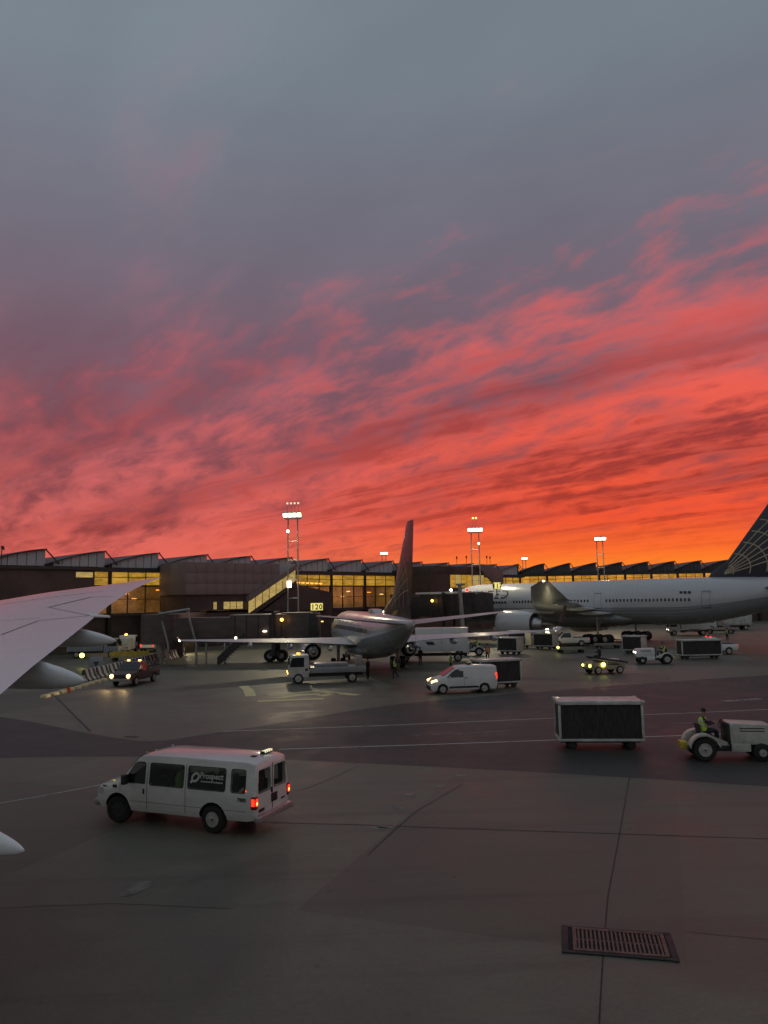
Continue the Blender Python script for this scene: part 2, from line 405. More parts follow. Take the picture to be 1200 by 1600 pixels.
# ================================================================== ground
def ground_mat(name, c0, c1, rough, scale=1.0, stain=0.35, spec=0.5, slab=0.0):
    m = bpy.data.materials.new(name); m.use_nodes = True; nt = m.node_tree; b = nt.nodes['Principled BSDF']
    geo = nt.nodes.new('ShaderNodeNewGeometry'); P = E(nt, geo.outputs['Position']); x, y, z = xyz(nt, P)
    big = noise(nt, P, 0.06 * scale, 4, 0.55); mid = noise(nt, P, 0.45 * scale, 5, 0.62, 0.4); fine = noise(nt, P, 9.0, 4, 0.7)
    tyre = noise(nt, vec(nt, x * 0.05 + y * 0.02, y * 0.9 - x * 0.05), 1.0, 5, 0.65)            # rubber smeared along the driving direction
    f = (big * 0.40 + mid * 0.35 + fine * 0.25).step(0.32, 0.68)
    c = mixc(nt, f, c0, c1)
    grit = noise(nt, P, 38.0, 2, 0.7).step(0.35, 0.72)
    c = mixc(nt, grit * 0.35, c, tuple(k * 0.6 for k in c0))
    blot = noise(nt, P, 0.22, 6, 0.72, 0.8).step(0.46, 0.70) * stain * 1.5
    c = mixc(nt, blot, c, tuple(k * 0.42 for k in c0))
    c = mixc(nt, tyre.step(0.50, 0.72) * (stain * 1.3), c, tuple(k * 0.5 for k in c0))
    spots = noise(nt, P, 1.7, 2, 0.5).step(0.70, 0.76) * 0.5
    c = mixc(nt, spots, c, tuple(k * 0.35 for k in c0))
    if slab:                                                                                   # slabs poured in slightly different mixes
        s = nt.nodes.new('ShaderNodeTexWhiteNoise'); s.noise_dimensions = '2D'
        nt.links.new(vec(nt, ((x * 0.94 - y * 0.34) / 7.6).floor(), ((x * 0.34 + y * 0.94) / 7.6).floor()).k, s.inputs['Vector'])
        g = E(nt, s.outputs[0]) * slab
        c = mixc(nt, g, c, tuple(k * 0.55 for k in c0))
    nt.links.new(c.k, b.inputs['Base Color'])
    nt.links.new((mid * 0.30 + blot * -0.22 + (rough - 0.13)).sat().k, b.inputs['Roughness'])
    b.inputs['Specular IOR Level'].default_value = spec
    bp = nt.nodes.new('ShaderNodeBump'); bp.inputs['Strength'].default_value = 0.35; bp.inputs['Distance'].default_value = 0.012
    nt.links.new((fine * 0.6 + mid * 0.4).k, bp.inputs['Height']); nt.links.new(bp.outputs[0], b.inputs['Normal'])
    return m
def paint_mat(name, col, wear=0.5):
    m = bpy.data.materials.new(name); m.use_nodes = True; nt = m.node_tree; b = nt.nodes['Principled BSDF']
    geo = nt.nodes.new('ShaderNodeNewGeometry'); P = E(nt, geo.outputs['Position'])
    w = (noise(nt, P, 3.0, 5, 0.7) * 0.6 + noise(nt, P, 0.5, 3, 0.6) * 0.4)
    nt.links.new(mixc(nt, w, tuple(c * 0.55 for c in col), col).k, b.inputs['Base Color']); b.inputs['Roughness'].default_value = 0.6
    nt.links.new((w.step(wear - 0.12, wear + 0.06) * 0.9).k, b.inputs['Alpha'])
    return m
g_apron = ground_mat('apron_concrete', (0.104, 0.101, 0.076), (0.222, 0.212, 0.160), 0.52, slab=0.5, spec=0.45)
g_asph = ground_mat('lane_asphalt', (0.040, 0.039, 0.036), (0.062, 0.060, 0.055), 0.55, stain=0.3, spec=0.35)
g_patch = ground_mat('old_patch', (0.060, 0.060, 0.052), (0.088, 0.086, 0.074), 0.5, stain=0.4, spec=0.35)
g_white = paint_mat('worn_white_line', (0.62, 0.60, 0.58), 0.40)
g_faint = paint_mat('faint_white_line', (0.40, 0.37, 0.35), 0.50)
g_yell = paint_mat('worn_yellow_marking', (0.90, 0.76, 0.36), 0.34)
g_joint = pm('joint_sealant', (0.018, 0.017, 0.016), 0.6, var=0.3, scale=3)
g_jfaint = pm('old_joint_sealant', (0.050, 0.047, 0.040), 0.7, var=0.4, scale=3)
g_repair = pm('pale_concrete_repair', (0.20, 0.185, 0.165), 0.7, var=0.3, scale=2.2, bump=0.2)

apron = struct(MB().sheet([(-2500, -200, 0), (2500, -200, 0), (2500, 5000, 0), (-2500, 5000, 0)]).build('apron', g_apron))
def patch(name, pix, mat, z, parent=None):
    return MB().sheet([G(x, y).xy.to_3d() + Vector((0, 0, z)) for x, y in pix]).build(name, mat, parent)
def smooth_path(pts, k=6):
    out = []
    P = [pts[0]] + list(pts) + [pts[-1]]
    for i in range(1, len(P) - 2):
        for j in range(k):
            t = j / k
            out.append(tuple(0.5 * ((2 * P[i][a]) + (-P[i - 1][a] + P[i + 1][a]) * t + (2 * P[i - 1][a] - 5 * P[i][a] + 4 * P[i + 1][a] - P[i + 2][a]) * t * t
                              + (-P[i - 1][a] + 3 * P[i][a] - 3 * P[i + 1][a] + P[i + 2][a]) * t ** 3) for a in (0, 1)))
    return out + [pts[-1]]
up_edge = smooth_path([(-300, 1085), (0, 1120), (140, 1146), (235, 1158), (330, 1146), (450, 1128), (617, 1101), (900, 1076), (1200, 1055), (1500, 1040)])
lo_edge = smooth_path([(-300, 1190), (0, 1184), (200, 1182), (448, 1187), (900, 1210), (1200, 1229), (1500, 1250)])
struct(patch('service_lane', up_edge + lo_edge[::-1], g_asph, 0.004))
def strip(name, pix, width, mat, z=0.009, parent=None, curve=True):
    pts = [G(x, y) for x, y in pix]
    mb = MB(); L, Rr = [], []
    for i, p in enumerate(pts):
        a = pts[max(i - 1, 0)]; b = pts[min(i + 1, len(pts) - 1)]; d = (b - a).normalized(); n = Vector((-d.y, d.x, 0)) * width / 2
        L.append(p + n + Vector((0, 0, z))); Rr.append(p - n + Vector((0, 0, z)))
    for i in range(len(pts) - 1): mb.add([L[i], Rr[i], Rr[i + 1], L[i + 1]], [(0, 1, 2, 3)])
    return mb.build(name, mat, parent)
for pix, w, mt in (([(348, 1143), (620, 1133), (870, 1122), (1085, 1114), (1230, 1107)], 0.14, g_white), ([(436, 1171), (660, 1164), (880, 1156), (1080, 1149), (1230, 1143)], 0.15, g_white),
               ([(-40, 1262), (60, 1245), (150, 1228), (230, 1212)], 0.10, g_white), ([(648, 1149), (720, 1146), (800, 1142)], 0.12, g_faint), ([(1128, 1096), (1188, 1092)], 0.5, g_faint),
               ([(820, 1082), (1010, 1073), (1230, 1062)], 0.12, g_faint), ([(690, 1044), (900, 1036)], 0.2, g_faint), ([(1050, 1131), (1120, 1128)], 0.12, g_faint)):
    strip('lane_line', pix, w, mt, 0.0095, apron)
for pix in ([(402, 1096), (450, 1094), (506, 1092)], [(500, 1080), (524, 1083), (560, 1086)], [(500, 1088), (524, 1083)], [(380, 1072), (388, 1078), (392, 1088)], [(420, 1086), (470, 1082), (500, 1079)], [(435, 1091), (470, 1086), (500, 1085)]):
    strip('yellow_marking', pix, 0.75, g_yell, 0.0095, apron)
for pix, w in (([(984, 1212), (965, 1320), (950, 1400), (943, 1480), (935, 1620)], 0.034), ([(380, 1284), (560, 1289), (760, 1296), (1230, 1312)], 0.045), ([(1072, 1456), (1130, 1462), (1260, 1474)], 0.02),
               ([(575, 1336), (600, 1312), (650, 1268), (722, 1226)], 0.035), ([(468, 1236), (510, 1220), (562, 1196)], 0.03), ([(84, 1086), (112, 1114), (141, 1143)], 0.16), ([(195, 1151), (216, 1152)], 0.4),
               ([(-30, 1420), (180, 1412), (360, 1420)], 0.02)):
    strip('joint_seal', pix, w * 0.8, g_jfaint if w in (0.045, 0.035, 0.03, 0.02) else g_joint, 0.0085, apron)
strip('joint_seal', [(81, 1087), (108, 1115), (137, 1144)], 0.07, g_repair, 0.0085, apron)
for cx, cy, w, h, a in ((605, 1292, 20, 3, 0), (642, 1243, 10, 4, 0), (690, 1229, 8, 3, 0), (622, 1263, 12, 4, 4), (797, 1243, 6, 3, 0), (592, 1294, 16, 2, 0), (212, 1389, 26, 9, -10), (720, 1212, 9, 3, 0)):
    n = 11; pp = []
    for i in range(n):
        t = 2 * math.pi * i / n; r = random.uniform(0.7, 1.1)
        pp.append((cx + math.cos(t) * w * r, cy + math.sin(t) * h * r + a * math.cos(t)))
    patch('concrete_repair', pp, g_repair, 0.0075, apron)

# drain grate let into the apron
gc = [G(884, 1448), G(1052, 1463), G(1047, 1499), G(881, 1489)]
gx = ((gc[1] - gc[0]) + (gc[2] - gc[3])) / 2; gl = gx.length; gw = ((gc[3] - gc[0]).length + (gc[2] - gc[1]).length) / 2
ctr = sum(gc, Vector()) / 4
grate = thing('drain_grate', 'rusty rectangular iron drain grate let into the near concrete', 'drain', (ctr.x, ctr.y, 0), math.atan2(gx.y, gx.x))
MB().bx(-gl / 2, gl / 2, -gw / 2, gw / 2, 0.010, 0.0125).build('pit_shade', M['pit_shade'], grate)  # flat dark sheet; the pit's shade is put into its colour
fr = MB()
for sy in (-1, 1): fr.bx(-gl / 2 - 0.04, gl / 2 + 0.04, sy * gw / 2 - 0.045, sy * gw / 2 + 0.045, 0.0085, 0.026)
for sx in (-1, 1): fr.bx(sx * gl / 2 - 0.06, sx * gl / 2 + 0.06, -gw / 2 - 0.06, gw / 2 + 0.06, 0.0083, 0.024)
fr.build('frame', g_joint, grate, bevel=0.006)
fi = MB()
x0, x1, y0, y1 = -gl / 2 + 0.18, gl / 2 - 0.12, -gw / 2 + 0.09, gw / 2 - 0.07
for y in (y0, y1): fi.bx(x0 - 0.03, x1 + 0.03, y - 0.035, y + 0.035, 0.013, 0.038)
for x in (x0, x1): fi.bx(x - 0.035, x + 0.035, y0 + 0.036, y1 - 0.036, 0.013, 0.037)
fi.bx(x0, x1, -0.018, 0.018, 0.013, 0.030)
fi.build('grille_rim', M['rust'], grate, bevel=0.004)
bar = MB().bx(-0.018, 0.018, y0 + 0.03, y1 - 0.03, 0.013, 0.034).mesh('bar', bevel=0.004)
nb = 21
for i in range(1, nb):
    link('bar', bar, M['rust'], grate, (x0 + (x1 - x0) * i / nb, 0, 0))

# ================================================================== terminal building
def terminal_wing(root, bays, bw, monitors, H0, H1, zsill, zmid, zbase, rows, far=False, skip=()):
    """local x runs along the front, -y faces the apron; bays from..to, one saw-tooth roof monitor each"""
    b0, b1 = bays; x0, x1 = b0 * bw, b1 * bw
    MB().bx(x0, x1, 0.6, 26, 0, zbase - 0.3).build('lower_wall', M['claddk'], root)
    MB().bx(x0, x1, -0.25, 26, H0 - 0.62, H0).build('fascia', M['fascia'], root)
    MB().bx(x0, x1, -0.12, 0.5, zbase - 0.5, zbase).build('sill_band', M['fascia'], root)
    MB().bx(x0, x1, 0.62, 25.5, zbase - 0.28, zbase - 0.05).build('hall_floor', M['floor'], root)
    MB().bx(x0, x1, 9.0, 9.3, zbase - 0.04, H0 - 0.63).build('hall_back_wall', M['inwall'], root)
    # roof monitors: curved rise to the right, cut off square
    prof = []
    for i in range(9):
        t = i / 8; prof.append((bw * (-0.10 + 1.02 * t), H0 + 0.18 + (H1 - H0 - 0.18) * math.sin(t * math.pi / 2 * 0.86) / math.sin(math.pi / 2 * 0.86)))
    def ztop(x):
        for (xa, za), (xb, zb) in zip(prof, prof[1:]):
            if xa <= x <= xb: return za + (zb - za) * (x - xa) / (xb - xa)
        return prof[-1][1]
    shell = MB(); top = [(x, z + 0.16) for x, z in prof]
    shell.prism(prof + top[::-1], -0.25, 25.0)
    shell_me = shell.mesh('roof_shell', smooth=30)
    core = MB().prism([(prof[0][0] + 0.4, H0 + 0.01)] + [(x, z - 0.02) for x, z in prof[1:]] + [(prof[-1][0] - 0.02, H0 + 0.01)], 0.35, 24.5).mesh('roof_core')
    npan = 7; pans = []
    for i in range(1, npan):
        xa = prof[0][0] + (prof[-1][0] - prof[0][0]) * i / npan + 0.05; xb = prof[0][0] + (prof[-1][0] - prof[0][0]) * (i + 1) / npan - 0.05
        pans.append(MB().prism([(xa, H0 + 0.04), (xb, H0 + 0.04), (xb, ztop(xb) - 0.05), (xa, ztop(xa) - 0.05)], 0.22, 0.34).mesh('cladding_panel'))
    brace = MB().cyl((prof[-1][0], 0.1, H1), (prof[-1][0] + bw * 0.22, 0.1, H0 + 0.35), 0.10, n=6).mesh('brace')
    for n in range(*monitors):
        o = link('roof_monitor', shell_me, M['roof'], root, (n * bw, 0, 0))
        link('monitor_core', core, M['fascia'], o)
        link('brace', brace, M['roof'], o)
        for p in pans: link('cladding_panel', p, M['roof' if far else 'panel'], o)  # far panels get a dark colour to stand for the silhouette's shade
    # glazing
    per = 3; pw = bw / per
    blind = MB().bx(0.06, pw - 0.06, 0.10, 0.16, zmid + 0.12, H0 - 0.70).mesh('clerestory_window')
    pane = MB().bx(0.06, pw - 0.06, 0.10, 0.13, zbase + 0.02, zmid - 0.12).mesh('window_pane')
    mul = MB().bx(-0.05, 0.05, 0.0, 0.25, zbase, H0 - 0.62).mesh('mullion')
    mulw = MB().bx(-0.26, 0.26, -0.12, 0.40, 0.0, H0 - 0.62).mesh('column')
    lamp = MB().bx(0.4, pw - 0.5, 1.2, 1.45, zmid - 0.45, zmid - 0.36).mesh('ceiling_strip')
    lamp2 = MB().bx(0.6, 1.2, 5.0, 5.5, zmid - 0.62, zmid - 0.45).mesh('hall_lamp')
    rng = random.Random(int(bw * 100))
    for k in range(b0 * per, b1 * per):
        if (k / per) in skip: continue
        x = k * pw
        link('column' if k % per == 0 else 'mullion', mulw if k % per == 0 else mul, M['mull'], root, (x, 0, 0))
        link('clerestory_window', blind, M['L_blindfar' if far else 'L_blind'], root, (x, 0, 0))
        if rows > 1:
            link('window_pane', pane, M['pane'], root, (x, 0, 0))
            if rng.random() < 0.75: link('hall_lamp', lamp2, M['L_ceil' if rng.random() < 0.5 else 'L_orange'], root, (x + rng.uniform(0, 0.8), rng.uniform(-2.5, 1.5), rng.uniform(-1.6, 0)))
    tr = MB().bx(x0, x1, 0.02, 0.22, zmid - 0.12, zmid + 0.12)
    tr.bx(x0, x1, 0.05, 0.2, (zmid + H0) / 2 - 0.14, (zmid + H0) / 2 - 0.06)
    if rows > 1: tr.bx(x0, x1, 0.05, 0.2, (zmid + zbase) / 2 - 0.04, (zmid + zbase) / 2 + 0.04)
    tr.build('transom', M['mull'], root)
    # real lamps lighting the hall
    if rows > 1:
        for i in range(int((x1 - x0) / 24)):
            ld = bpy.data.lights.new('hall_light', 'AREA'); ld.shape = 'RECTANGLE'; ld.size = 16; ld.size_y = 2.5; ld.energy = 1050; ld.color = (1.0, 0.66, 0.28)
            lo = bpy.data.objects.new('hall_light', ld); COL.objects.link(lo); lo.parent = root; lo.location = (x0 + 12 + i * 24, 4.6, H0 - 0.7)

BW = 8.6
term = thing('terminal_building', 'long terminal concourse with saw-tooth roof and yellow lit windows', 'terminal', (-46.5, 107, 0), R(45))
terminal_wing(term, (-3, 14), BW, (-3, 13), 11.9, 14.2, 0, 9.2, 5.2, 2)

def node_box(name_parent, x0, x1, y0, zt, zb):
    return MB().bx(x0, x1, y0, 0.55, zb, zt)
# first projecting block with the glazed sloping stair
blk = thing('gate_block', 'grey brown windowless block on terminal front beside sloping glazed stair', 'building', (-46.5, 107, 0), R(45))
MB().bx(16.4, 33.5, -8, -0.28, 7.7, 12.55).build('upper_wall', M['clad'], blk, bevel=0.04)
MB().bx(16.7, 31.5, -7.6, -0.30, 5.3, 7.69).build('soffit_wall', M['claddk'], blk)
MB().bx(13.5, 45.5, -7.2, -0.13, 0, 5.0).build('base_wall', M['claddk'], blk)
def slope_prism(z0, z1, y0, y1, xa=27.2, za=6.45, xb=36.6, zb=11.6):
    return MB().prism([(xa, za + z0), (xb, zb + z0), (xb, zb + z1), (xa, za + z1)], y0, y1)
slope_prism(0.15, 1.0, -8.6, -2).build('sloping_roof', M['clad'], blk, bevel=0.03)
slope_prism(-2.45, -1.75, -8.45, -2).build('stair_wall', M['claddk'], blk)
slope_prism(-1.74, 0.14, -4.4, -4.2).build('stair_back_wall', M['inwall'], blk)
npn = 7
for i in range(npn):
    xa = 27.2 + (36.6 - 27.2) * (i + 0.06) / npn; xb = 27.2 + (36.6 - 27.2) * (i + 0.94) / npn
    za = 6.45 + (11.6 - 6.45) * (i + 0.06) / npn; zb = 6.45 + (11.6 - 6.45) * (i + 0.94) / npn
    MB().prism([(xa, za - 1.72), (xb, zb - 1.72), (xb, zb + 0.12), (xa, za + 0.12)], -8.35, -8.30).build('stair_window', M['L_int'], blk)
MB().prism([(30.0, 5.01), (44.5, 5.01), (44.5, 7.9), (37.0, 9.3), (36.6, 9.0), (30.5, 5.3)], -8.2, -7.3).build('stair_plinth', M['claddk'], blk)
for x in (21.4, 23.2, 24.4, 25.6):
    MB().bx(x, x + (0.55 if x < 22 else 1.05), -7.66, -7.61, 5.5, 6.6).build('low_window', M['L_int'], blk)
for i in range(6):
    MB().box((37.2 + i * 0.95, -8.3, 9.55 - 0.03 * i), (0.55, 0.16, 0.20)).build('orange_lamp', M['L_orange'], blk, bevel=0.03)  # string of small orange lamps added along the plinth top

clp = MB().bx(0.03, 1.68, -8.035, -8.002, 0.03, 1.58).mesh('cladding_panel', bevel=0.006)
for i in range(10):
    for j in range(3): link('cladding_panel', clp, M['clad'], blk, (16.42 + i * 1.71, 0, 7.72 + j * 1.61))
for i, x in enumerate((15.0, 19.5, 24.5, 33.0, 38.0, 42.5)):
    dr = MB().bx(x, x + (2.6 if i % 2 else 1.1), -7.26, -7.202, 0.02, 2.6 if i % 2 else 2.2).build('service_door', M['fascia' if i % 2 else 'clad'], blk)
    MB().box((x + 0.6, -7.30, 3.0), (0.42, 0.16, 0.16)).build('door_lamp', M['L_ceil'], blk, bevel=0.03)
pp = MB()
for z in (3.6, 3.9): pp.cyl((14, -7.32, z), (45, -7.32, z), 0.07, n=6)
pp.build('pipe_run', M['steel'], blk, smooth=40)
# second projecting block
blk2 = thing('gate_block', 'dark block on terminal front with row of pale lit upper windows', 'building', (-46.5, 107, 0), R(45))
MB().bx(70.4, 88.0, -8, -0.28, 11.4, 13.0).build('upper_wall', M['claddk'], blk2, bevel=0.04)
MB().bx(70.4, 76.3, -8.0, -0.29, 5.2, 11.39).build('side_wall', M['claddk'], blk2)
MB().bx(76.3, 90.0, -7.9, -0.30, 0, 8.7).build('lower_wall', M['claddk'], blk2)
MB().bx(66.0, 76.2, -7.8, -0.31, 0, 5.1).build('base_wall', M['claddk'], blk2)
MB().prism([(84.0, 13.6), (90.5, 9.4), (93.5, 9.4), (93.5, 12.4), (87, 13.6)], -8.5, -8.06).build('sloping_roof', M['clad'], blk2, bevel=0.03)
for i in range(6):
    x = 76.5 + i * 1.9
    MB().bx(x, x + 1.65, -7.7, -7.6, 8.75, 11.3).build('window', M['L_blind' if i in (0, 2, 3) else 'L_int'], blk2)
MB().bx(76.3, 88, -7.5, -7.2, 8.71, 11.38).build('window_back', M['inwall'], blk2)

for i in range(5): MB().box((68.5 + i * 4.6, -8.0, 3.2), (0.4, 0.16, 0.16)).build('door_lamp', M['L_ceil'], blk2, bevel=0.03)
# left-hand projecting block
blk3 = thing('gate_block', 'dark brown block on terminal front above the near wing', 'building', (-46.5, 107, 0), R(45))
MB().bx(-26, 3.6, -6, -0.27, 4.5, 11.2).build('upper_wall', M['claddk'], blk3, bevel=0.04)
MB().bx(-26, 3.0, -5.2, -0.28, 0, 4.49).build('lower_wall', M['bridgedk'], blk3)
MB().bx(1.0, 3.3, -6.05, -6.002, 10.2, 10.9).build('window', M['L_int'], blk3)
MB().bx(-26, 4.0, -6.4, -5.9, 11.2, 11.65).build('parapet', M['fascia'], blk3)

# second wing of the terminal, running across the view to the right
W2 = (33.0, 187.0, 0)
term2 = thing('terminal_building', 'far terminal wing with saw-tooth roof behind the large airliner', 'terminal', W2, R(-3.4))
terminal_wing(term2, (-3, 22), 6.2, (-2, 11), 12.2, 14.5, 0, 9.6, 7.2, 1, far=True)
MB().bx(62, 135, 1, 22, 12.21, 14.3).build('plain_roof', M['roof'], term2)
MB().bx(60.5, 135, 0.7, 2, 14.0, 14.45).build('roof_edge', M['fascia'], term2)
pl = MB().prism([(70, 14.3), (88, 14.3), (85, 16.2), (83, 17.0), (73.5, 17.0), (70.8, 15.6)], 6, 14); pl.bx(72, 75, 7, 9, 17.0, 17.6); pl.bx(78, 81, 7, 10, 17.0, 17.5)
pl.build('plant_room', M['fascia'], term2)
MB().bx(55.2, 56.0, 3, 4, 14.4, 16.2).build('roof_vent', M['fascia'], term2)

# gate number signs
def gate_sign(loc, rz, txt, w, h, label):
    t = thing('gate_sign', label, 'sign', loc, rz)
    MB().bx(-w / 2 - 0.08, w / 2 + 0.08, 0.02, 0.24, -h / 2 - 0.08, h / 2 + 0.08).build('housing', M['dark'], t, bevel=0.03)
    MB().bx(-w / 2, w / 2, -0.02, 0.018, -h / 2, h / 2).build('lit_face', M['L_sign'], t)
    tx = text_mb(txt, h * 1.02, align='CENTER', bold=h * 0.025, spacing=1.08)
    flat(tx, lambda p: Vector((p.x, -0.03, p.y - h * 0.37))).build('numerals', M['printd'], t)
    MB().bx(-0.07, 0.07, 0.25, 0.4, -h / 2 - 1.2, h / 2).build('bracket', M['steel'], t)
    return t
p = AT(495, 948, 100); gate_sign(p, R(8), '120', 1.55, 0.92, 'yellow lit gate sign reading 120 above the narrow jet bridge')
p = AT(777, 915, 118); gate_sign(p, R(14), '117', 1.15, 0.95, 'small yellow lit gate sign above the large airliner')

# ================================================================== floodlight masts
def mast(px, Y, ytop, label, lamps, gap=1.35, r=0.11, dim=False):
    base = AT(px, 930, Y); ztop = AT(px, ytop, Y).z
    t = thing('floodlight_mast', label, 'light mast', (base.x, base.y, 0), R(random.uniform(-6, 6)), 'floodlight masts along the terminal')
    for s in (-1, 1): MB().cyl((s * gap / 2, 0, 0), (s * gap / 2 * 0.86, 0, ztop - 0.5), r, r * 0.8, 10).build('post', M['steel'], t, smooth=40)
    k = 0; z = 1.8
    while z < ztop - 1.2:
        wz = gap / 2 * (1 - 0.14 * z / ztop)
        MB().cyl((-wz, 0, z), (wz, 0, z), r * 0.6, n=8).build('rung', M['steel'], t, smooth=40); z += 2.55
    MB().bx(-gap * 0.75, gap * 0.75, -0.3, 0.3, ztop - 0.62, ztop - 0.5).build('platform', M['steel'], t)
    for i in range(lamps):
        x = (i - (lamps - 1) / 2) * (gap * 1.7 / lamps)
        h = MB().box((x, -0.32, ztop - 0.02), (gap * 1.5 / lamps, 0.35, 0.62), rx=R(28)).build('lamp_housing', M['steel'], t, bevel=0.04)
        MB().box((x, -0.525, ztop - 0.13), (gap * 1.4 / lamps, 0.03, 0.52), rx=R(28)).build('lamp_face', M['L_cool' if dim else 'L_flood'], h, bevel=0.01)
    if not dim:
        ld = bpy.data.lights.new('flood', 'SPOT'); ld.energy = 7000; ld.color = (1.0, 0.84, 0.55); ld.spot_size = R(110); ld.spot_blend = 0.8; ld.shadow_soft_size = 0.6
        lo = bpy.data.objects.new('flood', ld); COL.objects.link(lo); lo.parent = t; lo.location = (0, -0.9, ztop); lo.rotation_euler = (R(-28), 0, 0)
    return t, ztop
m1, zt1 = mast(458, 104, 804, 'tall twin-post floodlight mast behind gate sign, brightest lamps', 4, gap=1.5)
def ghost_lamps(t, zt, n, dz, mat):  # added lamps standing for the floodlights' reflections in the window pane
    for i in range(n):
        x = (i - (n - 1) / 2) * 0.5
        MB().cyl((x, 0.1, zt + 0.25), (x, 0.1, zt + dz), 0.025, n=6).build('ghost_lamp_stem', M['steel'], t)
        MB().box((x, 0.02, zt + dz), (0.24, 0.2, 0.24)).build('ghost_lamp', M[mat], t, bevel=0.04)
ghost_lamps(m1, zt1, 4, 1.55, 'L_pale')
MB().ball((-0.62, -0.3, zt1 - 2.3), 0.2).build('lamp', M['L_cool'], m1, smooth=40)  # added lamp for a lower pane reflection of the floodlights
MB().bx(-0.75, -0.2, -0.4, -0.1, AT(455, 912, 104).z - 0.5, AT(455, 912, 104).z + 0.35).build('lamp', M['L_cool'], m1, bevel=0.05)
m2, zt2 = mast(745, 128, 827, 'twin-post floodlight mast between the two airliner tails', 4, gap=1.45)
ghost_lamps(m2, zt2, 2, 1.9, 'L_amber')
MB().ball((0.55, -0.3, zt2 - 2.4), 0.17).build('lamp', M['L_cool'], m2, smooth=40)
mast(941, 150, 841, 'twin-post floodlight mast rising over the large airliner', 3, gap=1.35)
mast(601, 205, 864, 'small distant floodlight mast just left of the red tail fin', 3, gap=1.2, dim=True)
mast(821, 215, 872, 'farthest tiny floodlight mast on the orange horizon', 2, gap=1.0, dim=True)
for px, yt, Y, lb in ((714, 870, 178, 'thin roof aerial, left of a pair above dark gate block'), (729, 869, 180, 'thin roof aerial, right of a pair above dark gate block'), (761, 869, 186, 'thin slanted roof aerial just right of middle mast'), (766, 870, 187, 'thin roof aerial farthest right beside middle mast')):
    b = AT(px, 885, Y); tz = AT(px, yt, Y).z
    t = thing('roof_aerial', lb, 'aerial', (b.x, b.y, 0), 0, 'roof aerials')
    MB().cyl((0, 0, 11.8), (0, 0, tz), 0.07, 0.05, 6).build('rod', M['fascia'], t)
    MB().ball((0, 0, tz - 0.2), (0.18, 0.18, 0.4), 8, 6).build('head', M['fascia'], t)
b = AT(2, 880, 100); t = thing('roof_camera_post', 'small dark camera post at far left above the roof', 'camera post', (b.x, b.y, 0))
MB().cyl((0, 0, 9), (0, 0, AT(2, 860, 100).z), 0.06, n=6).build('pole', M['fascia'], t)
MB().box((0.12, 0, AT(2, 856, 100).z), (0.22, 0.5, 0.5), ry=R(-15)).build('camera_head', M['fascia'], t, bevel=0.03)

# ================================================================== own aircraft's wing, seen from a window behind it
def wz(y): return 3.80 + (y - 3.0) * 0.146
def on_wing(px, py, dz=0.0):
    d = ray(px, py); t = (3.80 - 3.0 * 0.146 + dz - CAM_H) / (d.z - 0.146 * d.y)
    return Vector((d.x * t, d.y * t, CAM_H + d.z * t))
LEp = [(0, 933), (67, 923), (133, 916), (167, 912.5), (213, 907), (240, 903.5), (252, 902)]
TEp = [(0, 1072), (47, 1033), (127, 973), (167, 943), (203, 922), (238, 907), (252, 902.5)]
LE = [on_wing(*p) for p in LEp]; TE = [on_wing(*p) for p in TEp]
def along(pts, u):                            # by arc length
    L = [0]
    for a, b in zip(pts, pts[1:]): L.append(L[-1] + (b - a).length)
    s = u * L[-1]
    for i in range(len(pts) - 1):
        if s <= L[i + 1] + 1e-9: return pts[i].lerp(pts[i + 1], (s - L[i]) / max(1e-9, L[i + 1] - L[i]))
    return pts[-1]
AFT = Vector((0.89, -0.455, 0))
# carry the edges inboard, out of the picture, to the wing root
te_dir = (TE[0] - TE[2]).normalized(); le_dir = (LE[0] - LE[2]).normalized()
TEr = TE[0] + te_dir * ((TE[0].y - 3.2) / -te_dir.y) if te_dir.y < 0 else TE[0]
LEr = LE[0] + Vector((-7.0, -9.5, 0)); LEr.z = wz(LEr.y); TEr.z = wz(TEr.y)
own = thing('aircraft_wing', 'large pale raked aircraft wing reaching in from the left edge', 'wing', (0, 0, 0))
LEs = [LEr] + LE; TEs = [TEr] + TE
rings = []; N = 26
for k in range(N + 1):
    u = k / N
    le, te = along(LEs, u), along(TEs, u)
    ch = (te - le).length; th = min(0.13 * ch, 0.75) * (1 - 0.35 * u)
    ring = []
    for c in (0, 0.02, 0.07, 0.16, 0.3, 0.48, 0.68, 0.86, 1.0):
        h = 2.6 * th * (0.2969 * c ** 0.5 - 0.126 * c - 0.3516 * c * c + 0.2843 * c ** 3 - 0.1036 * c ** 4)
        p = le.lerp(te, c); ring.append((p.x, p.y, p.z - th * 0.22 + h * 0.5 + 0.006))
    for c in (0.86, 0.68, 0.48, 0.3, 0.16, 0.07, 0.02):
        h = 2.6 * th * (0.2969 * c ** 0.5 - 0.126 * c - 0.3516 * c * c + 0.2843 * c ** 3 - 0.1036 * c ** 4)
        p = le.lerp(te, c); ring.append((p.x, p.y, p.z - th * 0.22 - h * 0.75))
    rings.append(ring)
skin = MB().loft(rings).build('wing_skin', M['wing'], own, smooth=50)
from mathutils.bvhtree import BVHTree
skin_me = skin.data
bvh = BVHTree.FromPolygons([v.co.copy() for v in skin_me.vertices], [tuple(p.vertices) for p in skin_me.polygons])
def hit(px, py):
    d = ray(px, py).normalized(); r = bvh.ray_cast(Vector((0, 0, CAM_H)), d)
    return (r[0], r[1]) if r[0] else (None, None)
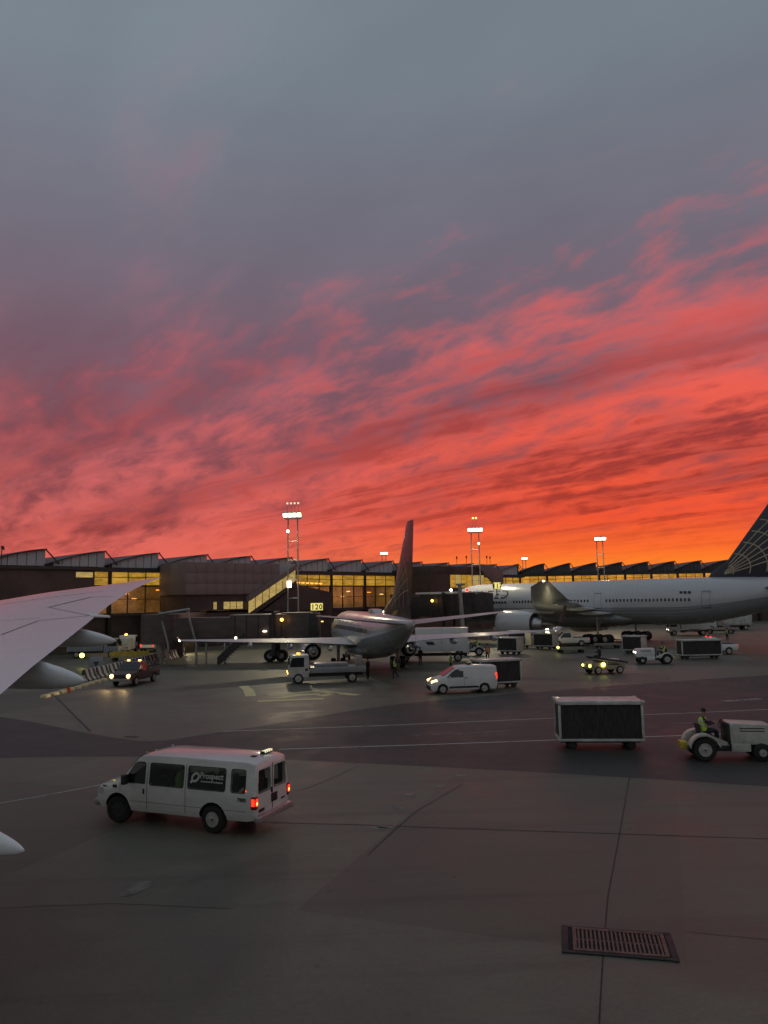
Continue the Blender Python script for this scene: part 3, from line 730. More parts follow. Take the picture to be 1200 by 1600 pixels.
def wing_line(name, a, b, w, mat=None, n=14):
    mb = MB(); prev = None
    for i in range(n + 1):
        q, nn = hit(a[0] + (b[0] - a[0]) * i / n, a[1] + (b[1] - a[1]) * i / n)
        if q is None: prev = None; continue
        if nn.z < 0: nn = -nn
        if prev is not None:
            d = (q - prev).normalized(); s = d.cross(nn).normalized() * w / 2; o = nn * 0.006
            mb.add([prev + s + o, prev - s + o, q - s + o, q + s + o], [(0, 1, 2, 3)])
        prev = q
    if mb.v: mb.build(name, mat or M['seam'], skin)
for a, b, w in (((76, 949), (143, 933), 0.045), ((76, 949), (140, 962), 0.022), ((0, 970), (62, 966), 0.015), ((2, 992), (60, 970), 0.028), ((60, 970), (140, 962), 0.03), ((143, 933), (178, 932), 0.03),
                ((0, 945), (76, 934), 0.025), ((76, 934), (160, 924), 0.025)):
    wing_line('panel_seam', a, b, w)
# flap-track fairings: boat-shaped pods under the trailing edge
def pod(tip, length, r, name='track_fairing', droop=0.05):
    tip = Vector(tip); a = (AFT + Vector((0, 0, -droop))).normalized(); side = Vector((a.y, -a.x, 0)).normalized(); up = side.cross(a)
    if up.z < 0: up = -up
    rings = []
    for k in range(19):
        t = (k / 18) ** 2.0
        rr = r * (math.sin(math.pi * min(1, t * 0.56 + 0.0)) ** 0.75 if t < 0.9 else math.sin(math.pi * 0.56 * t) ** 0.75 * 1.0)
        rr = r * max(0.0, (1 - (1 - t) ** 2.0)) ** 0.55 if t < 0.5 else r * (1 - (1 - t) ** 2.0) ** 0.55
        rr = max(rr, 0.012)
        c = tip - a * length * t + up * r * 0.25 * t
        rings.append([c + side * rr * 0.62 * math.cos(q) + up * rr * (1.0 if math.sin(q) > 0 else 1.15) * math.sin(q) for q in [2 * math.pi * i / 18 for i in range(18)]])
    return MB().loft(rings).build(name, M['wing'], own, smooth=50)
def te_depth(px, py): return on_wing(px, py).y
def project(p):
    c = CAM_M.inverted() @ Vector(p); return (600 + 1200 * c.x / -c.z, 800 - 1200 * c.y / -c.z)
def pod_under(tip_px, aft, drop):             # find the trailing-edge station whose pod tip is seen at tip_px
    best = None
    for i in range(400):
      for aft in [0.1 * j for j in range(3, 26)]:
        T = along(TEs, i / 399); tip = T + AFT * aft + Vector((0, 0, -drop)); u = project(tip)
        e = abs(u[0] - tip_px[0]) + abs(u[1] - tip_px[1])
        if best is None or e < best[0]: best = (e, tip)
    return best[1]
for tp, aft, dr, ln, rr in (((131, 1064), 1.9, 0.54, 4.4, 0.38), ((181, 1001), 2.2, 0.50, 5.2, 0.34), ((38, 1326), 1.6, 0.42, 5.0, 0.30)):
    pod(pod_under(tp, aft, dr), ln, rr)
q = AT(143, 961.5, te_depth(143, 961) + 0.05)
MB().cyl(q, AT(171, 963.5, te_depth(143, 961) - 0.25), 0.045, 0.03, 8).build('vent_mast', M['wing'], own, smooth=40)

# ================================================================== parked airliners
def airfoil(le, ch, th, ax=0):
    """a closed section: le = leading-edge point, chord runs to -x, thickness in z (or y for a fin)"""
    pts = []
    cs = (0, 0.03, 0.1, 0.25, 0.45, 0.7, 1.0)
    f = lambda c: 5 * th * ch * (0.2969 * c ** 0.5 - 0.126 * c - 0.3516 * c * c + 0.2843 * c ** 3 - 0.1036 * c ** 4)
    for c in cs: pts.append((c, f(c)))
    for c in cs[-2:0:-1]: pts.append((c, -f(c) * 0.8 if ax == 0 else -f(c)))
    if ax == 0: return [(le[0] - c * ch, le[1], le[2] + h) for c, h in pts]
    return [(le[0] - c * ch, le[1] + h, le[2]) for c, h in pts]
def fuselage_rings(st, n=40):
    rings = []
    for s, zc, ry, rz in st:
        rings.append([(-s, ry * math.cos(t), zc + rz * math.sin(t)) for t in [2 * math.pi * i / n for i in range(n)]])
    return rings
def wheel_set(parent, x, y, r, w, xs=(0,), ys=(-0.45, 0.45), leg_top=2.6, lean=0.0):
    g = MB().cyl((x, y, r), (x + lean, y, leg_top), 0.13, 0.16, 10); g.cyl((x, y + ys[0], r), (x, y + ys[-1], r), 0.09, n=8)
    g.cyl((x, y, leg_top * 0.55), (x - 0.9, y, leg_top), 0.06, n=6)
    if len(xs) > 1: g.bx(x + xs[0], x + xs[-1], y - 0.12, y + 0.12, r - 0.12, r + 0.12)
    leg = g.build('gear_leg', M['steel'], parent, smooth=40)
    for a in xs:
        for b in ys:
            tw = MB().cyl((x + a, y + b - w / 2, r), (x + a, y + b + w / 2, r), r, n=22).build('tyre', M['black'], leg, bevel=0.05)
            MB().cyl((x + a, y + b - w / 2 - 0.01, r), (x + a, y + b + w / 2 + 0.01, r), r * 0.5, n=14).build('wheel_hub', M['rim'], leg, smooth=40)
def nacelle(parent, s0, length, y, zc, r, mat):
    prof = [(0.0, 0.86), (0.03, 0.95), (0.12, 1.0), (0.35, 1.0), (0.62, 0.93), (0.80, 0.80)]
    rings = []
    for t, k in prof: rings.append([(-(s0 + t * length), y + r * k * math.cos(q), zc + r * k * math.sin(q)) for q in [2 * math.pi * i / 28 for i in range(28)]])
    inner = []
    for t, k in ((0.80, 0.76), (0.55, 0.80), (0.2, 0.80), (0.04, 0.80)): inner.append([(-(s0 + t * length), y + r * k * math.cos(q), zc + r * k * math.sin(q)) for q in [2 * math.pi * i / 28 for i in range(28)]])
    n = MB().loft(rings + inner + rings[:1], caps=False).build('engine_nacelle', mat, parent, smooth=45)
    MB().loft([[(-(s0 + t * length), y + r * k * math.cos(q), zc + r * k * math.sin(q)) for q in [2 * math.pi * i / 22 for i in range(22)]] for t, k in ((0.18, 0.16), (0.3, 0.6), (0.6, 0.62), (0.86, 0.5), (1.0, 0.40))]).build('core_cowl', M['alu'], n, smooth=45)
    MB().loft([[(-(s0 + t * length), y + r * k * math.cos(q), zc + r * k * math.sin(q)) for q in [2 * math.pi * i / 18 for i in range(18)]] for t, k in ((1.0, 0.26), (1.08, 0.20), (1.2, 0.03))]).build('exhaust_cone', M['steel'], n, smooth=45)
    MB().cyl((-(s0 + 0.16 * length), y, zc), (-(s0 + 0.17 * length), y, zc), r * 0.79, n=28).build('fan', M['dark'], n)
    return n
def fin_lattice(parent, P, lines, w, yoff):
    """thin gold globe lines lying on the fin faces; P(u,v) gives the fin surface point for the left face"""
    for pts in lines:
        for sgn in (-1, 1):
            mb = MB(); q = [P(u, v, sgn) for u, v in pts]
            for a, b in zip(q, q[1:]):
                d = (b - a)
                if d.length < 1e-4: continue
                d.normalize(); s = Vector((-d.z, 0, d.x)) * w / 2
                mb.add([a + s, a - s, b - s, b + s], [(0, 1, 2, 3)])
            mb.build('globe_line', M['gold'], parent)

def airliner(spec, name, label, loc, rz):
    t = thing(name, label, 'aircraft', loc, rz)
    Lf, r, zc = spec['L'], spec['r'], spec['zc']; rzr = spec.get('rz', r)
    ns, ts = spec['nose'], spec['tail']
    st = [(0.02, zc - 0.32 * r, 0.05 * r, 0.05 * r)]
    for k in (0.06, 0.16, 0.32, 0.52, 0.76, 1.0):
        f = math.sin(k * math.pi / 2) ** 0.72; st.append((ns * k, zc - 0.32 * r * (1 - k) ** 1.4, r * f, rzr * f))
    s = ns
    while s < Lf - ts - 4: s += 4; st.append((s, zc, r, rzr))
    for k in (0.0, 0.12, 0.25, 0.4, 0.55, 0.7, 0.82, 0.92, 0.98, 1.0):
        rad = 1 - 0.90 * k ** 1.55; zr = rzr * rad
        st.append((Lf - ts + ts * k, zc + (rzr - zr) * (0.86 - 0.12 * k), r * (1 - 0.93 * k ** 1.5), zr))
    rings = fuselage_rings(st)
    body = MB().loft(rings).build('fuselage', M['acwhite'], t, smooth=50)
    # grey belly: a skin 6 mm outside the lower part of the tube
    bel = MB(); n = 40; lo = []
    for sx, zz, ry, rr in st[3:-2]:
        row = []
        for i in range(17):
            q = math.pi + R(spec['belly']) + (math.pi - 2 * R(spec['belly'])) * i / 16
            row.append((-sx, (ry + 0.008) * math.cos(q), zz + (rr + 0.008) * math.sin(q)))
        lo.append(row)
    bel.loft(lo, caps=False, closed=False).build('belly', M['acgrey'], body, smooth=50)
    # belly fairing between the wings
    w = spec['wing']
    fs = []
    for k in range(9):
        q = k / 8; f = math.sin(math.pi * (0.06 + 0.88 * q)) ** 0.5
        fs.append([(-(w['s0'] - 0.12 * w['c0'] + 1.3 * w['c0'] * q), r * (0.35 + 0.72 * f) * math.cos(a), zc - 0.72 * rzr + 0.5 * rzr * f * math.sin(a)) for a in [2 * math.pi * i / 20 for i in range(20)]])
    MB().loft(fs).build('belly_fairing', M['acgrey'], t, smooth=50)
    # wings
    for sg in (-1, 1):
        rg = []
        for y, s0, ch, z, th in w['sec']: rg.append(airfoil((-s0, sg * y, z), ch, th))
        wo = MB().loft(rg).build('wing', M['winggrey'], t, smooth=40)
        y, s0, ch, z, th = w['sec'][-1]
        if spec.get('winglet'):
            hgt = spec['winglet']
            wl = []
            for k in range(6):
                q = k / 5; a = q * R(78)
                wl.append(airfoil((-(s0 + 0.12 + hgt * 0.75 * q), sg * (y + 0.35 * math.sin(min(1, q * 3) * R(90)) * (1 + 0.5 * q)), z + hgt * q ** 1.25), ch * (1 - 0.62 * q), 0.09, 0 if q < 0.3 else 1))
            MB().loft(wl[:2]).build('winglet_root', M['acwhite'], wo, smooth=40)
            MB().loft(wl[2:]).build('winglet', M['navy'], wo, smooth=40)
        MB().ball((-(s0 + ch * 0.5), sg * (y + 0.12), z + 0.02), 0.10, 10, 6).build('navigation_lamp', M['L_cool'], wo, smooth=40)
        for (yy, s1, ln, zz) in w['tracks']:
            rg = [[(-(s1 + ln * k), sg * yy + 0.22 * f * math.cos(a), zz + 0.30 * f * math.sin(a)) for a in [2 * math.pi * i / 10 for i in range(10)]] for k, f in ((0, 0.1), (0.2, 0.8), (0.5, 1.0), (0.8, 0.6), (1.0, 0.06))]
            MB().loft(rg).build('track_fairing', M['winggrey'], wo, smooth=45)
    for y in spec['eng']['y']:
        for sg in (-1, 1):
            e = spec['eng']; nacelle(t, e['s'], e['l'], sg * y, e['z'], e['r'], M['acwhite'])
            MB().prism([(-(e['s'] + 0.2 * e['l']), e['z'] + e['r'] * 0.9), (-(e['s'] + 1.2 * e['l']), e['z'] + e['r'] * 0.75), (-(e['s'] + 1.3 * e['l']), e['pz']), (-(e['s'] + 0.55 * e['l']), e['pz'] + 0.1)], sg * y - 0.16, sg * y + 0.16).build('engine_pylon', M['acwhite'], t, bevel=0.04)
    # tail
    f = spec['fin']
    rg = [airfoil((-(f['s0'] - f['dors'] * f['c0']), 0, f['z0'] - 0.35), f['c0'] * (1 + f['dors']), 0.045, 1), airfoil((-(f['s0'] - f['dors'] * 0.30 * f['c0']), 0, f['z0'] + 0.10 * (f['z1'] - f['z0'])), f['c0'] * (0.97 + f['dors'] * 0.28), 0.07, 1), airfoil((-(f['s0'] + 0.20 * (f['s1'] - f['s0'])), 0, f['z0'] + 0.22 * (f['z1'] - f['z0'])), f['c0'] + 0.2 * (f['c1'] - f['c0']), 0.085, 1), airfoil((-f['s1'], 0, f['z1'] - 0.15), f['c1'], 0.085, 1), airfoil((-f['s1'] - 0.25, 0, f['z1']), f['c1'] * 0.8, 0.05, 1)]
    fin = MB().loft(rg).build('tail_fin', M['navy'], t, smooth=40)
    def P(u, v, sg):                     # u along chord 0..1, v up 0..1
        ch = f['c0'] + (f['c1'] - f['c0']) * v; s = f['s0'] + (f['s1'] - f['s0']) * v + u * ch
        h = 5 * 0.085 * ch * (0.2969 * u ** 0.5 - 0.126 * u - 0.3516 * u * u + 0.2843 * u ** 3 - 0.1036 * u ** 4)
        return Vector((-s, sg * (h + 0.012), f['z0'] + 0.35 + (f['z1'] - f['z0'] - 0.5) * v))
    lines = []
    for k in range(1, 6):                # meridians and parallels of a globe spreading over the lower fin
        q = k / 5.5; arc = []
        for i in range(15):
            a = R(4 + 82 * i / 14); arc.append((0.02 + 0.96 * q * math.cos(a), 0.01 + 0.78 * q * math.sin(a)))
        lines.append(arc)
    for k in range(1, 7):
        a0 = R(6 + 78 * k / 7); lines.append([(0.02 + 0.96 * (0.08 + 0.86 * i / 10) * math.cos(a0 + 0.1 * math.sin(i * 0.3)), 0.01 + 0.78 * (0.08 + 0.86 * i / 10) * math.sin(a0 + 0.1 * math.sin(i * 0.3))) for i in range(11)])
    fin_lattice(fin, P, lines, spec['lw'], 0.02)
    h = spec['stab']
    for sg in (-1, 1):
        MB().loft([airfoil((-h['s0'], sg * h['y0'], h['z0']), h['c0'], 0.09), airfoil((-h['s1'], sg * h['y1'], h['z1']), h['c1'], 0.08)]).build('tailplane', M['winggrey'], t, smooth=40)
    # landing gear
    gr = spec['gear']
    for sg in (-1, 1): wheel_set(t, -gr['s'], sg * gr['y'], gr['r'], gr['w'], gr['xs'], leg_top=gr['top'])
    wheel_set(t, -gr['ns'], 0, gr['nr'], gr['nw'], ys=(-0.3, 0.3), leg_top=gr['top'])
    # cabin windows: a row of small dark panes on both sides, too small to pick apart
    ww = MB()
    for a, b in spec['rows']:
        s = a
        while s < b:
            for sg in (-1, 1):
                q = R(spec['wang'])
                for dq in (0,):
                    y, z = (r + 0.012) * math.cos(q), zc + (rzr + 0.012) * math.sin(q)
                    dy, dz = -math.sin(q) * 0.19, math.cos(q) * 0.19
                    ww.add([(-s - 0.13, sg * (y - dy), z - dz), (-s + 0.13, sg * (y - dy), z - dz), (-s + 0.13, sg * (y + dy), z + dz), (-s - 0.13, sg * (y + dy), z + dz)], [(0, 1, 2, 3)])
            s += 0.53
    stuff(ww.build('cabin_windows', M['glassd'], t))
    # doors outlined by seams
    for s in spec['doors']:
        d = MB()
        for sg in (-1, 1):
            for (a0, a1, s0, s1) in ((-16, 24, s - 0.55, s - 0.51), (-16, 24, s + 0.51, s + 0.55), (23, 24.5, s - 0.55, s + 0.55), (-16.5, -15, s - 0.55, s + 0.55)):
                pts = []
                for i in range(5):
                    q = R(a0 + (a1 - a0) * i / 4); pts.append((sg * (r + 0.014) * math.cos(q), zc + (rzr + 0.014) * math.sin(q)))
                for (ya, za), (yb, zb) in zip(pts, pts[1:]): d.add([(-s0, ya, za), (-s1, ya, za), (-s1, yb, zb), (-s0, yb, zb)], [(0, 1, 2, 3)])
        d.build('door_outline', M['seam'], t)
    # cockpit glass
    for sg in (-1, 1):
        c = MB(); c.add([(-ns * 0.30, sg * 0.05 * r, zc + rzr * 0.42), (-ns * 0.44, sg * 0.05 * r, zc + rzr * 0.66), (-ns * 0.50, sg * 0.60 * r, zc + rzr * 0.58), (-ns * 0.36, sg * 0.55 * r, zc + rzr * 0.36)], [(0, 1, 2, 3)])
        flat(c, lambda p: p * 1.0).build('cockpit_window', M['glassd'], t)
    return t, body

small, small_body = airliner(dict(
    L=32.2, r=1.88, rz=2.0, zc=3.35, nose=5.5, tail=12.0, belly=8,
    wing=dict(s0=10.6, c0=7.6, sec=[(0.6, 10.2, 7.9, 2.35, 0.13), (5.6, 13.3, 4.7, 2.72, 0.12), (12.0, 16.6, 3.0, 3.05, 0.11), (17.0, 19.2, 1.5, 3.32, 0.10)],
              tracks=[(4.0, 16.5, 2.6, 2.2), (7.6, 17.0, 2.4, 2.5), (11.2, 18.2, 2.0, 2.75)]),
    winglet=2.3, eng=dict(y=(4.83,), s=9.0, l=4.0, z=1.55, r=1.03, pz=2.6),
    fin=dict(dors=0.75, s0=25.0, c0=6.6, z0=5.2, s1=30.8, c1=2.0, z1=12.35), lw=0.07, stab=dict(s0=27.2, y0=0.4, c0=4.2, z0=4.6, s1=31.2, y1=7.1, c1=1.5, z1=5.35),
    gear=dict(s=15.4, y=2.86, r=0.56, w=0.40, xs=(0,), top=2.4, ns=3.6, nr=0.34, nw=0.2), rows=[(5.6, 24.0)], wang=14, doors=[4.4, 25.2]),
    'narrow_airliner', 'narrow-body airliner seen from behind with dark upright tail, parked at bridge', (-5.2, 88.7, 0), R(103))
# lamps and beacon housings on its back
for y in (-0.34, 0.30):
    MB().ball((-23.2, y - 0.2, 5.42), (0.20, 0.17, 0.15), 10, 6).build('deck_lamp', M['L_cool'], small, smooth=40)
MB().prism([(-17.6, 5.3), (-20.2, 5.3), (-19.8, 5.62), (-18.1, 5.66)], -0.45, 0.45).build('antenna_dome', M['acwhite'], small, bevel=0.1)
MB().ball((-15.0, 12.3, 3.2), 0.12).build('wing_lamp', M['L_cool'], small, smooth=40)

big, big_body = airliner(dict(
    L=62.8, r=3.1, rz=3.1, zc=5.6, nose=8.5, tail=20.0, belly=14,
    wing=dict(s0=21.0, c0=13.0, sec=[(1.0, 20.3, 13.6, 3.9, 0.12), (9.6, 25.6, 8.6, 4.85, 0.115), (20, 32.3, 5.2, 6.2, 0.10), (29.2, 38.6, 3.0, 7.6, 0.09), (31.6, 41.4, 1.1, 8.1, 0.07)],
              tracks=[(8.0, 31.5, 5.0, 4.2), (13.5, 33.0, 4.4, 4.9), (19.5, 35.0, 3.8, 5.7)]),
    eng=dict(y=(9.6,), s=20.0, l=7.2, z=2.75, r=1.95, pz=4.7),
    fin=dict(dors=0.12, s0=47.2, c0=11.6, z0=8.35, s1=54.9, c1=4.8, z1=18.5), lw=0.13, stab=dict(s0=53.0, y0=0.9, c0=6.8, z0=7.0, s1=60.0, y1=10.8, c1=2.4, z1=8.2),
    gear=dict(s=33.0, y=5.5, r=0.66, w=0.5, xs=(-1.45, 0, 1.45), top=3.6, ns=6.0, nr=0.54, nw=0.35), rows=[(9.5, 14.2), (17.6, 30.4), (33.2, 45.2)], wang=4, doors=[5.6, 15.6, 31.8, 47.0]),
    'wide_airliner', 'long wide-body airliner parked broadside with globe-patterned tail at right', (9.4, 133.2, 0), R(135))
# airline title along the forward fuselage, bent round the tube
def title(parent, txt, size, s_start, ang, r, zc, side, name, mat, shear=0.0, spacing=1.1, bold=0.0):
    mb = text_mb(txt, size, shear=shear, spacing=spacing, bold=bold); q0 = R(ang)
    def f(p):
        q = q0 + p.y / r
        return Vector((-(s_start + p.x), side * (r + 0.02) * math.cos(q), zc + (r + 0.02) * math.sin(q)))
    return flat(mb, f).build(name, mat, parent)
title(big, 'UNITED', 2.1, 8.0, 14, 3.1, 5.6, 1, 'title', M['printd'], spacing=1.18, bold=0.03)
for s_, z_, n_ in ((13.6, 5.75, 5), (43.6, 6.75, 3)):       # small print, too far off to read
    for i in range(n_):
        yy = math.sqrt(max(0, 3.12 ** 2 - (z_ - 5.6) ** 2)); MB().bx(-(s_ + i * 0.55), -(s_ + i * 0.55 + 0.36), yy - 0.02, yy + 0.02, z_ - 0.16, z_ + 0.16).build('small_print', M['printd'], big)
# ================================================================== jet bridges
def bridge_truss(mb, p, q, r=0.07):
    mb.cyl(p, q, r, n=6)
def jet_bridge(name, label, a, b, z0, z1, wid, drive=0.72, dark='bridge', lamps=True, drive_z=True):
    """a telescoping tunnel from rotunda a to cab b"""
    a, b = Vector((a[0], a[1], 0)), Vector((b[0], b[1], 0)); d = (b - a); L = d.length; rz = math.atan2(d.y, d.x)
    t = thing(name, label, 'jet bridge', a, rz)
    MB().bx(1.5, L * 0.56, -wid / 2 + 0.15, wid / 2 - 0.15, z0 + 0.15, z1 - 0.15).build('inner_tunnel', M[dark], t, bevel=0.05)
    out = MB().bx(L * 0.50, L - 1.2, -wid / 2, wid / 2, z0, z1).build('outer_tunnel', M[dark], t, bevel=0.06)
    rib = MB()
    x = L * 0.53
    while x < L - 1.4:
        for s in (-1, 1): rib.bx(x, x + 0.12, s * wid / 2 - 0.04, s * wid / 2 + 0.04, z0 + 0.05, z1 - 0.05)
        x += 1.25
    stuff(rib.build('wall_ribs', M['bridgedk'], out))
    MB().bx(L * 0.50, L - 1.2, -wid / 2 - 0.06, wid / 2 + 0.06, z1 + 0.005, z1 + 0.10).build('roof_edge', M['steel'], out)
    MB().cyl((0, 0, z0 - 0.1), (0, 0, z1 + 0.25), wid * 0.72, n=20).build('rotunda', M[dark], t, smooth=40)
    MB().cyl((0, 0, 0), (0, 0, z0 - 0.1), 0.45, n=14).build('rotunda_column', M['steel'], t, smooth=40)
    cab = MB().cyl((L - 0.6, 0, z0 - 0.1), (L - 0.6, 0, z1 + 0.22), wid * 0.66, n=18).build('cab', M[dark], t, smooth=30)
    MB().bx(L - 0.1, L + 1.6, -wid * 0.52, wid * 0.52, z0, z1 + 0.1).build('cab_canopy', M['bridgedk'], cab, bevel=0.08)
    # drive column with two wheels
    x = L * drive
    g = MB()
    for s in (-1, 1): g.bx(x - 0.16, x + 0.16, s * wid * 0.62 - 0.14, s * wid * 0.62 + 0.14, 0.8, z1 + 0.35)
    g.bx(x - 0.16, x + 0.16, -wid * 0.62, wid * 0.62, z1 + 0.12, z1 + 0.36); g.bx(x - 0.5, x + 0.5, -wid * 0.5, wid * 0.5, 0.7, 1.1); g.cyl((x, 0, 0.9), (x, 0, z0), 0.22, n=10)
    g.build('drive_frame', M['bridgedk'], t)
    for sx in (-0.62, 0.62):
        o = MB().cyl((x + sx, -0.45, 0.66), (x + sx, 0.45, 0.66), 0.66, n=22).build('drive_wheel', M['black'], t, bevel=0.06)
        MB().cyl((x + sx, -0.47, 0.66), (x + sx, 0.47, 0.66), 0.28, n=12).build('wheel_hub', M['steel'], o)
    return t, L
jb, jl = jet_bridge('jet_bridge', 'dark brown jet bridge reaching the narrow airliner beneath the lit gate number', (-24.5, 84.5), (-8.8, 84.2), 2.25, 5.05, 3.0, drive=0.80)
w0 = MB()                                     # service stairs under the bridge
for i in range(9): w0.box((jl * 0.60 - i * 0.28, -1.9, 2.2 - i * 0.25), (0.30, 0.9, 0.05))
w0.build('stair_treads', M['bridgedk'], jb)
MB().prism([(jl * 0.60 + 0.2, 2.35), (jl * 0.60 + 0.2, 3.3), (jl * 0.60 - 2.7, 0.75), (jl * 0.60 - 2.7, 0.0), (jl * 0.60 - 2.4, 0.0)], -2.42, -2.38).build('stair_side', M['bridgedk'], jb)
MB().ball((jl * 0.86, -2.1, 4.55), 0.17).build('beacon_lamp', M['L_amber'], jb, smooth=40)
MB().box((jl * 0.74, -1.60, 3.35), (0.4, 0.12, 0.14)).build('wall_lamp', M['L_cool'], jb, bevel=0.03)
af = MB()                                     # A-frame at the rotunda end
for x in (0.4, 3.4):
    af.cyl((x, -1.9, 5.6), (x + 1.0, -1.9, 2.0), 0.13, n=8); af.cyl((x + 1.0, -1.9, 2.0), (x + 1.0, -1.9, 0), 0.13, n=8)
af.cyl((0.3, -1.9, 5.35), (3.6, -1.9, 5.8), 0.15, n=8); af.cyl((0.4, -1.9, 5.6), (-0.8, -1.9, 2.6), 0.10, n=8)
for x in (5.4, 7.4): af.cyl((x, -1.7, 0), (x, -1.7, 2.2), 0.10, n=8)
af.build('support_frame', M['steel'], jb, smooth=40)
fx = thing('fixed_walkway', 'dark fixed walkway from terminal block to jet bridge rotunda', 'walkway', (-24.5, 84.5, 0), math.atan2(112 - 84.5, -27.5 + 24.5))
MB().bx(1.2, 27.5, -1.5, 1.5, 2.4, 5.2).build('tunnel', M['bridge'], fx, bevel=0.06)
for x in (10, 20): MB().bx(x - 0.3, x + 0.3, -0.9, 0.9, 0, 2.39).build('pier', M['claddk'], fx, bevel=0.05)

# bridges at the wide airliner: door two and the far forward door
q = AT(757, 940, 112)
jb2, jl2 = jet_bridge('jet_bridge', 'dark jet bridge with pale roof hiding the start of the airline title', (3.2, 127), (13.4, 113.2), 3.6, 7.1, 3.4, drive=0.70, dark='bridgedk')
MB().bx(jl2 * 0.3, jl2 - 0.6, -1.9, 1.9, 7.22, 7.5).build('pale_roof', M['white'], jb2, bevel=0.05)
for x, y, z, mt in ((jl2 * 0.80, -2.0, 7.75, 'L_cool'), (jl2 * 0.55, -2.1, 6.2, 'L_amber'), (jl2 * 0.98, -1.6, 7.7, 'L_red')):
    MB().ball((x, y, z), 0.20).build('lamp', M[mt], jb2, smooth=40)
cp = AT(722, 915, 108)
col = thing('bridge_column', 'pale leaning column standing left of the wide airliner bridge', 'column', (AT(724, 950, 108).x, 108, 0))
MB().cyl((0, 0, 0), (-0.45, 0, cp.z), 0.34, 0.26, 14).build('shaft', M['steel'], col, smooth=40)
MB().bx(-0.9, 0.3, -0.4, 0.4, cp.z, cp.z + 0.3).build('head', M['steel'], col, bevel=0.05)

# ================================================================== vehicle kit (local x forward, y left, z up, standing on z = 0)
def sections(st):
    """st: (x, [(halfwidth, z) bottom..top]) -> closed rings"""
    rings = []
    for x, half in st:
        r = [(x, w, z) for w, z in half] + [(x, -w, z) for w, z in reversed(half) if w > 1e-6]
        rings.append(r)
    return rings
def rrect(x0, x1, z0, z1, r=0.06, n=3):
    pts = []
    for cx, cz, a in ((x1 - r, z1 - r, 0), (x0 + r, z1 - r, 90), (x0 + r, z0 + r, 180), (x1 - r, z0 + r, 270)):
        for i in range(n + 1): t = R(a + 90 * i / n); pts.append((cx + r * math.cos(t), cz + r * math.sin(t)))
    return pts
def side_panel(outline, wfun, side, off=0.006, th=0.012):
    """a thin panel lying on the body side: y follows wfun(x, z)"""
    n = len(outline)
    vs = [(x, side * (wfun(x, z) + off), z) for x, z in outline] + [(x, side * (wfun(x, z) + off - th), z) for x, z in outline]
    return MB().add(vs, [tuple(range(n)), tuple(range(2 * n - 1, n - 1, -1))] + [(i, (i + 1) % n, n + (i + 1) % n, n + i) for i in range(n)])
_wheel_cache = {}
def wheel(parent, x, y, r, w, rimk=0.62, steer=0.0, dark=False):
    """wheel > tyre, rim; y sign gives the outer side"""
    key = (round(r, 3), round(w, 3), rimk)
    if key not in _wheel_cache:
        prof = [(-w / 2, rimk * r), (-w / 2, 0.90 * r), (-w * 0.38, 0.985 * r), (-w * 0.2, r), (w * 0.2, r), (w * 0.38, 0.985 * r), (w / 2, 0.90 * r), (w / 2, rimk * r)]
        n = 26
        rings = [[(q * math.cos(a), yy, q * math.sin(a)) for a in [2 * math.pi * i / n for i in range(n)]] for yy, q in prof]
        ty = MB().loft(rings).mesh('tyre', smooth=40)
        rm = MB().loft([[(q * r * math.cos(a), yy, q * r * math.sin(a)) for a in [2 * math.pi * i / 20 for i in range(20)]] for yy, q in ((w / 2 + 0.004, rimk * 0.99), (w / 2 - 0.02, rimk * 0.86), (w / 2 - 0.05, rimk * 0.80), (w / 2 - 0.015, rimk * 0.55), (w / 2 + 0.005, rimk * 0.36), (w / 2 + 0.012, rimk * 0.18))])
        rmm = rm.mesh('rim', smooth=35)
        hl = MB()
        for k in range(8):
            a = 2 * math.pi * k / 8; hl.cyl((0.70 * rimk * r * math.cos(a), w / 2 - 0.045, 0.70 * rimk * r * math.sin(a)), (0.70 * rimk * r * math.cos(a), w / 2 - 0.018, 0.70 * rimk * r * math.sin(a)), 0.075 * r, n=7)
        hl.cyl((0, w / 2, 0), (0, w / 2 + 0.02, 0), rimk * r * 0.14, n=8)
        hm = hl.mesh('rim_holes')
        _wheel_cache[key] = (ty, rmm, hm)
    ty, rmm, hm = _wheel_cache[key]
    t = link('wheel', ty, M['black'], parent, (x, y, r)); t.rotation_euler = (0, 0, steer + (math.pi if y < 0 else 0))
    q = link('rim', rmm, M['dark'] if dark else M['rim'], t)
    if not dark: stuff(link('rim_holes', hm, M['dark'], t))
    return t
def arch_cut(x, r, side, w, depth=0.34):
    n = 22
    return MB().prism([(x + r * math.cos(2 * math.pi * i / n), r * 0.86 + r * math.sin(2 * math.pi * i / n)) for i in range(n)], side * (w - depth), side * (w + 0.3))

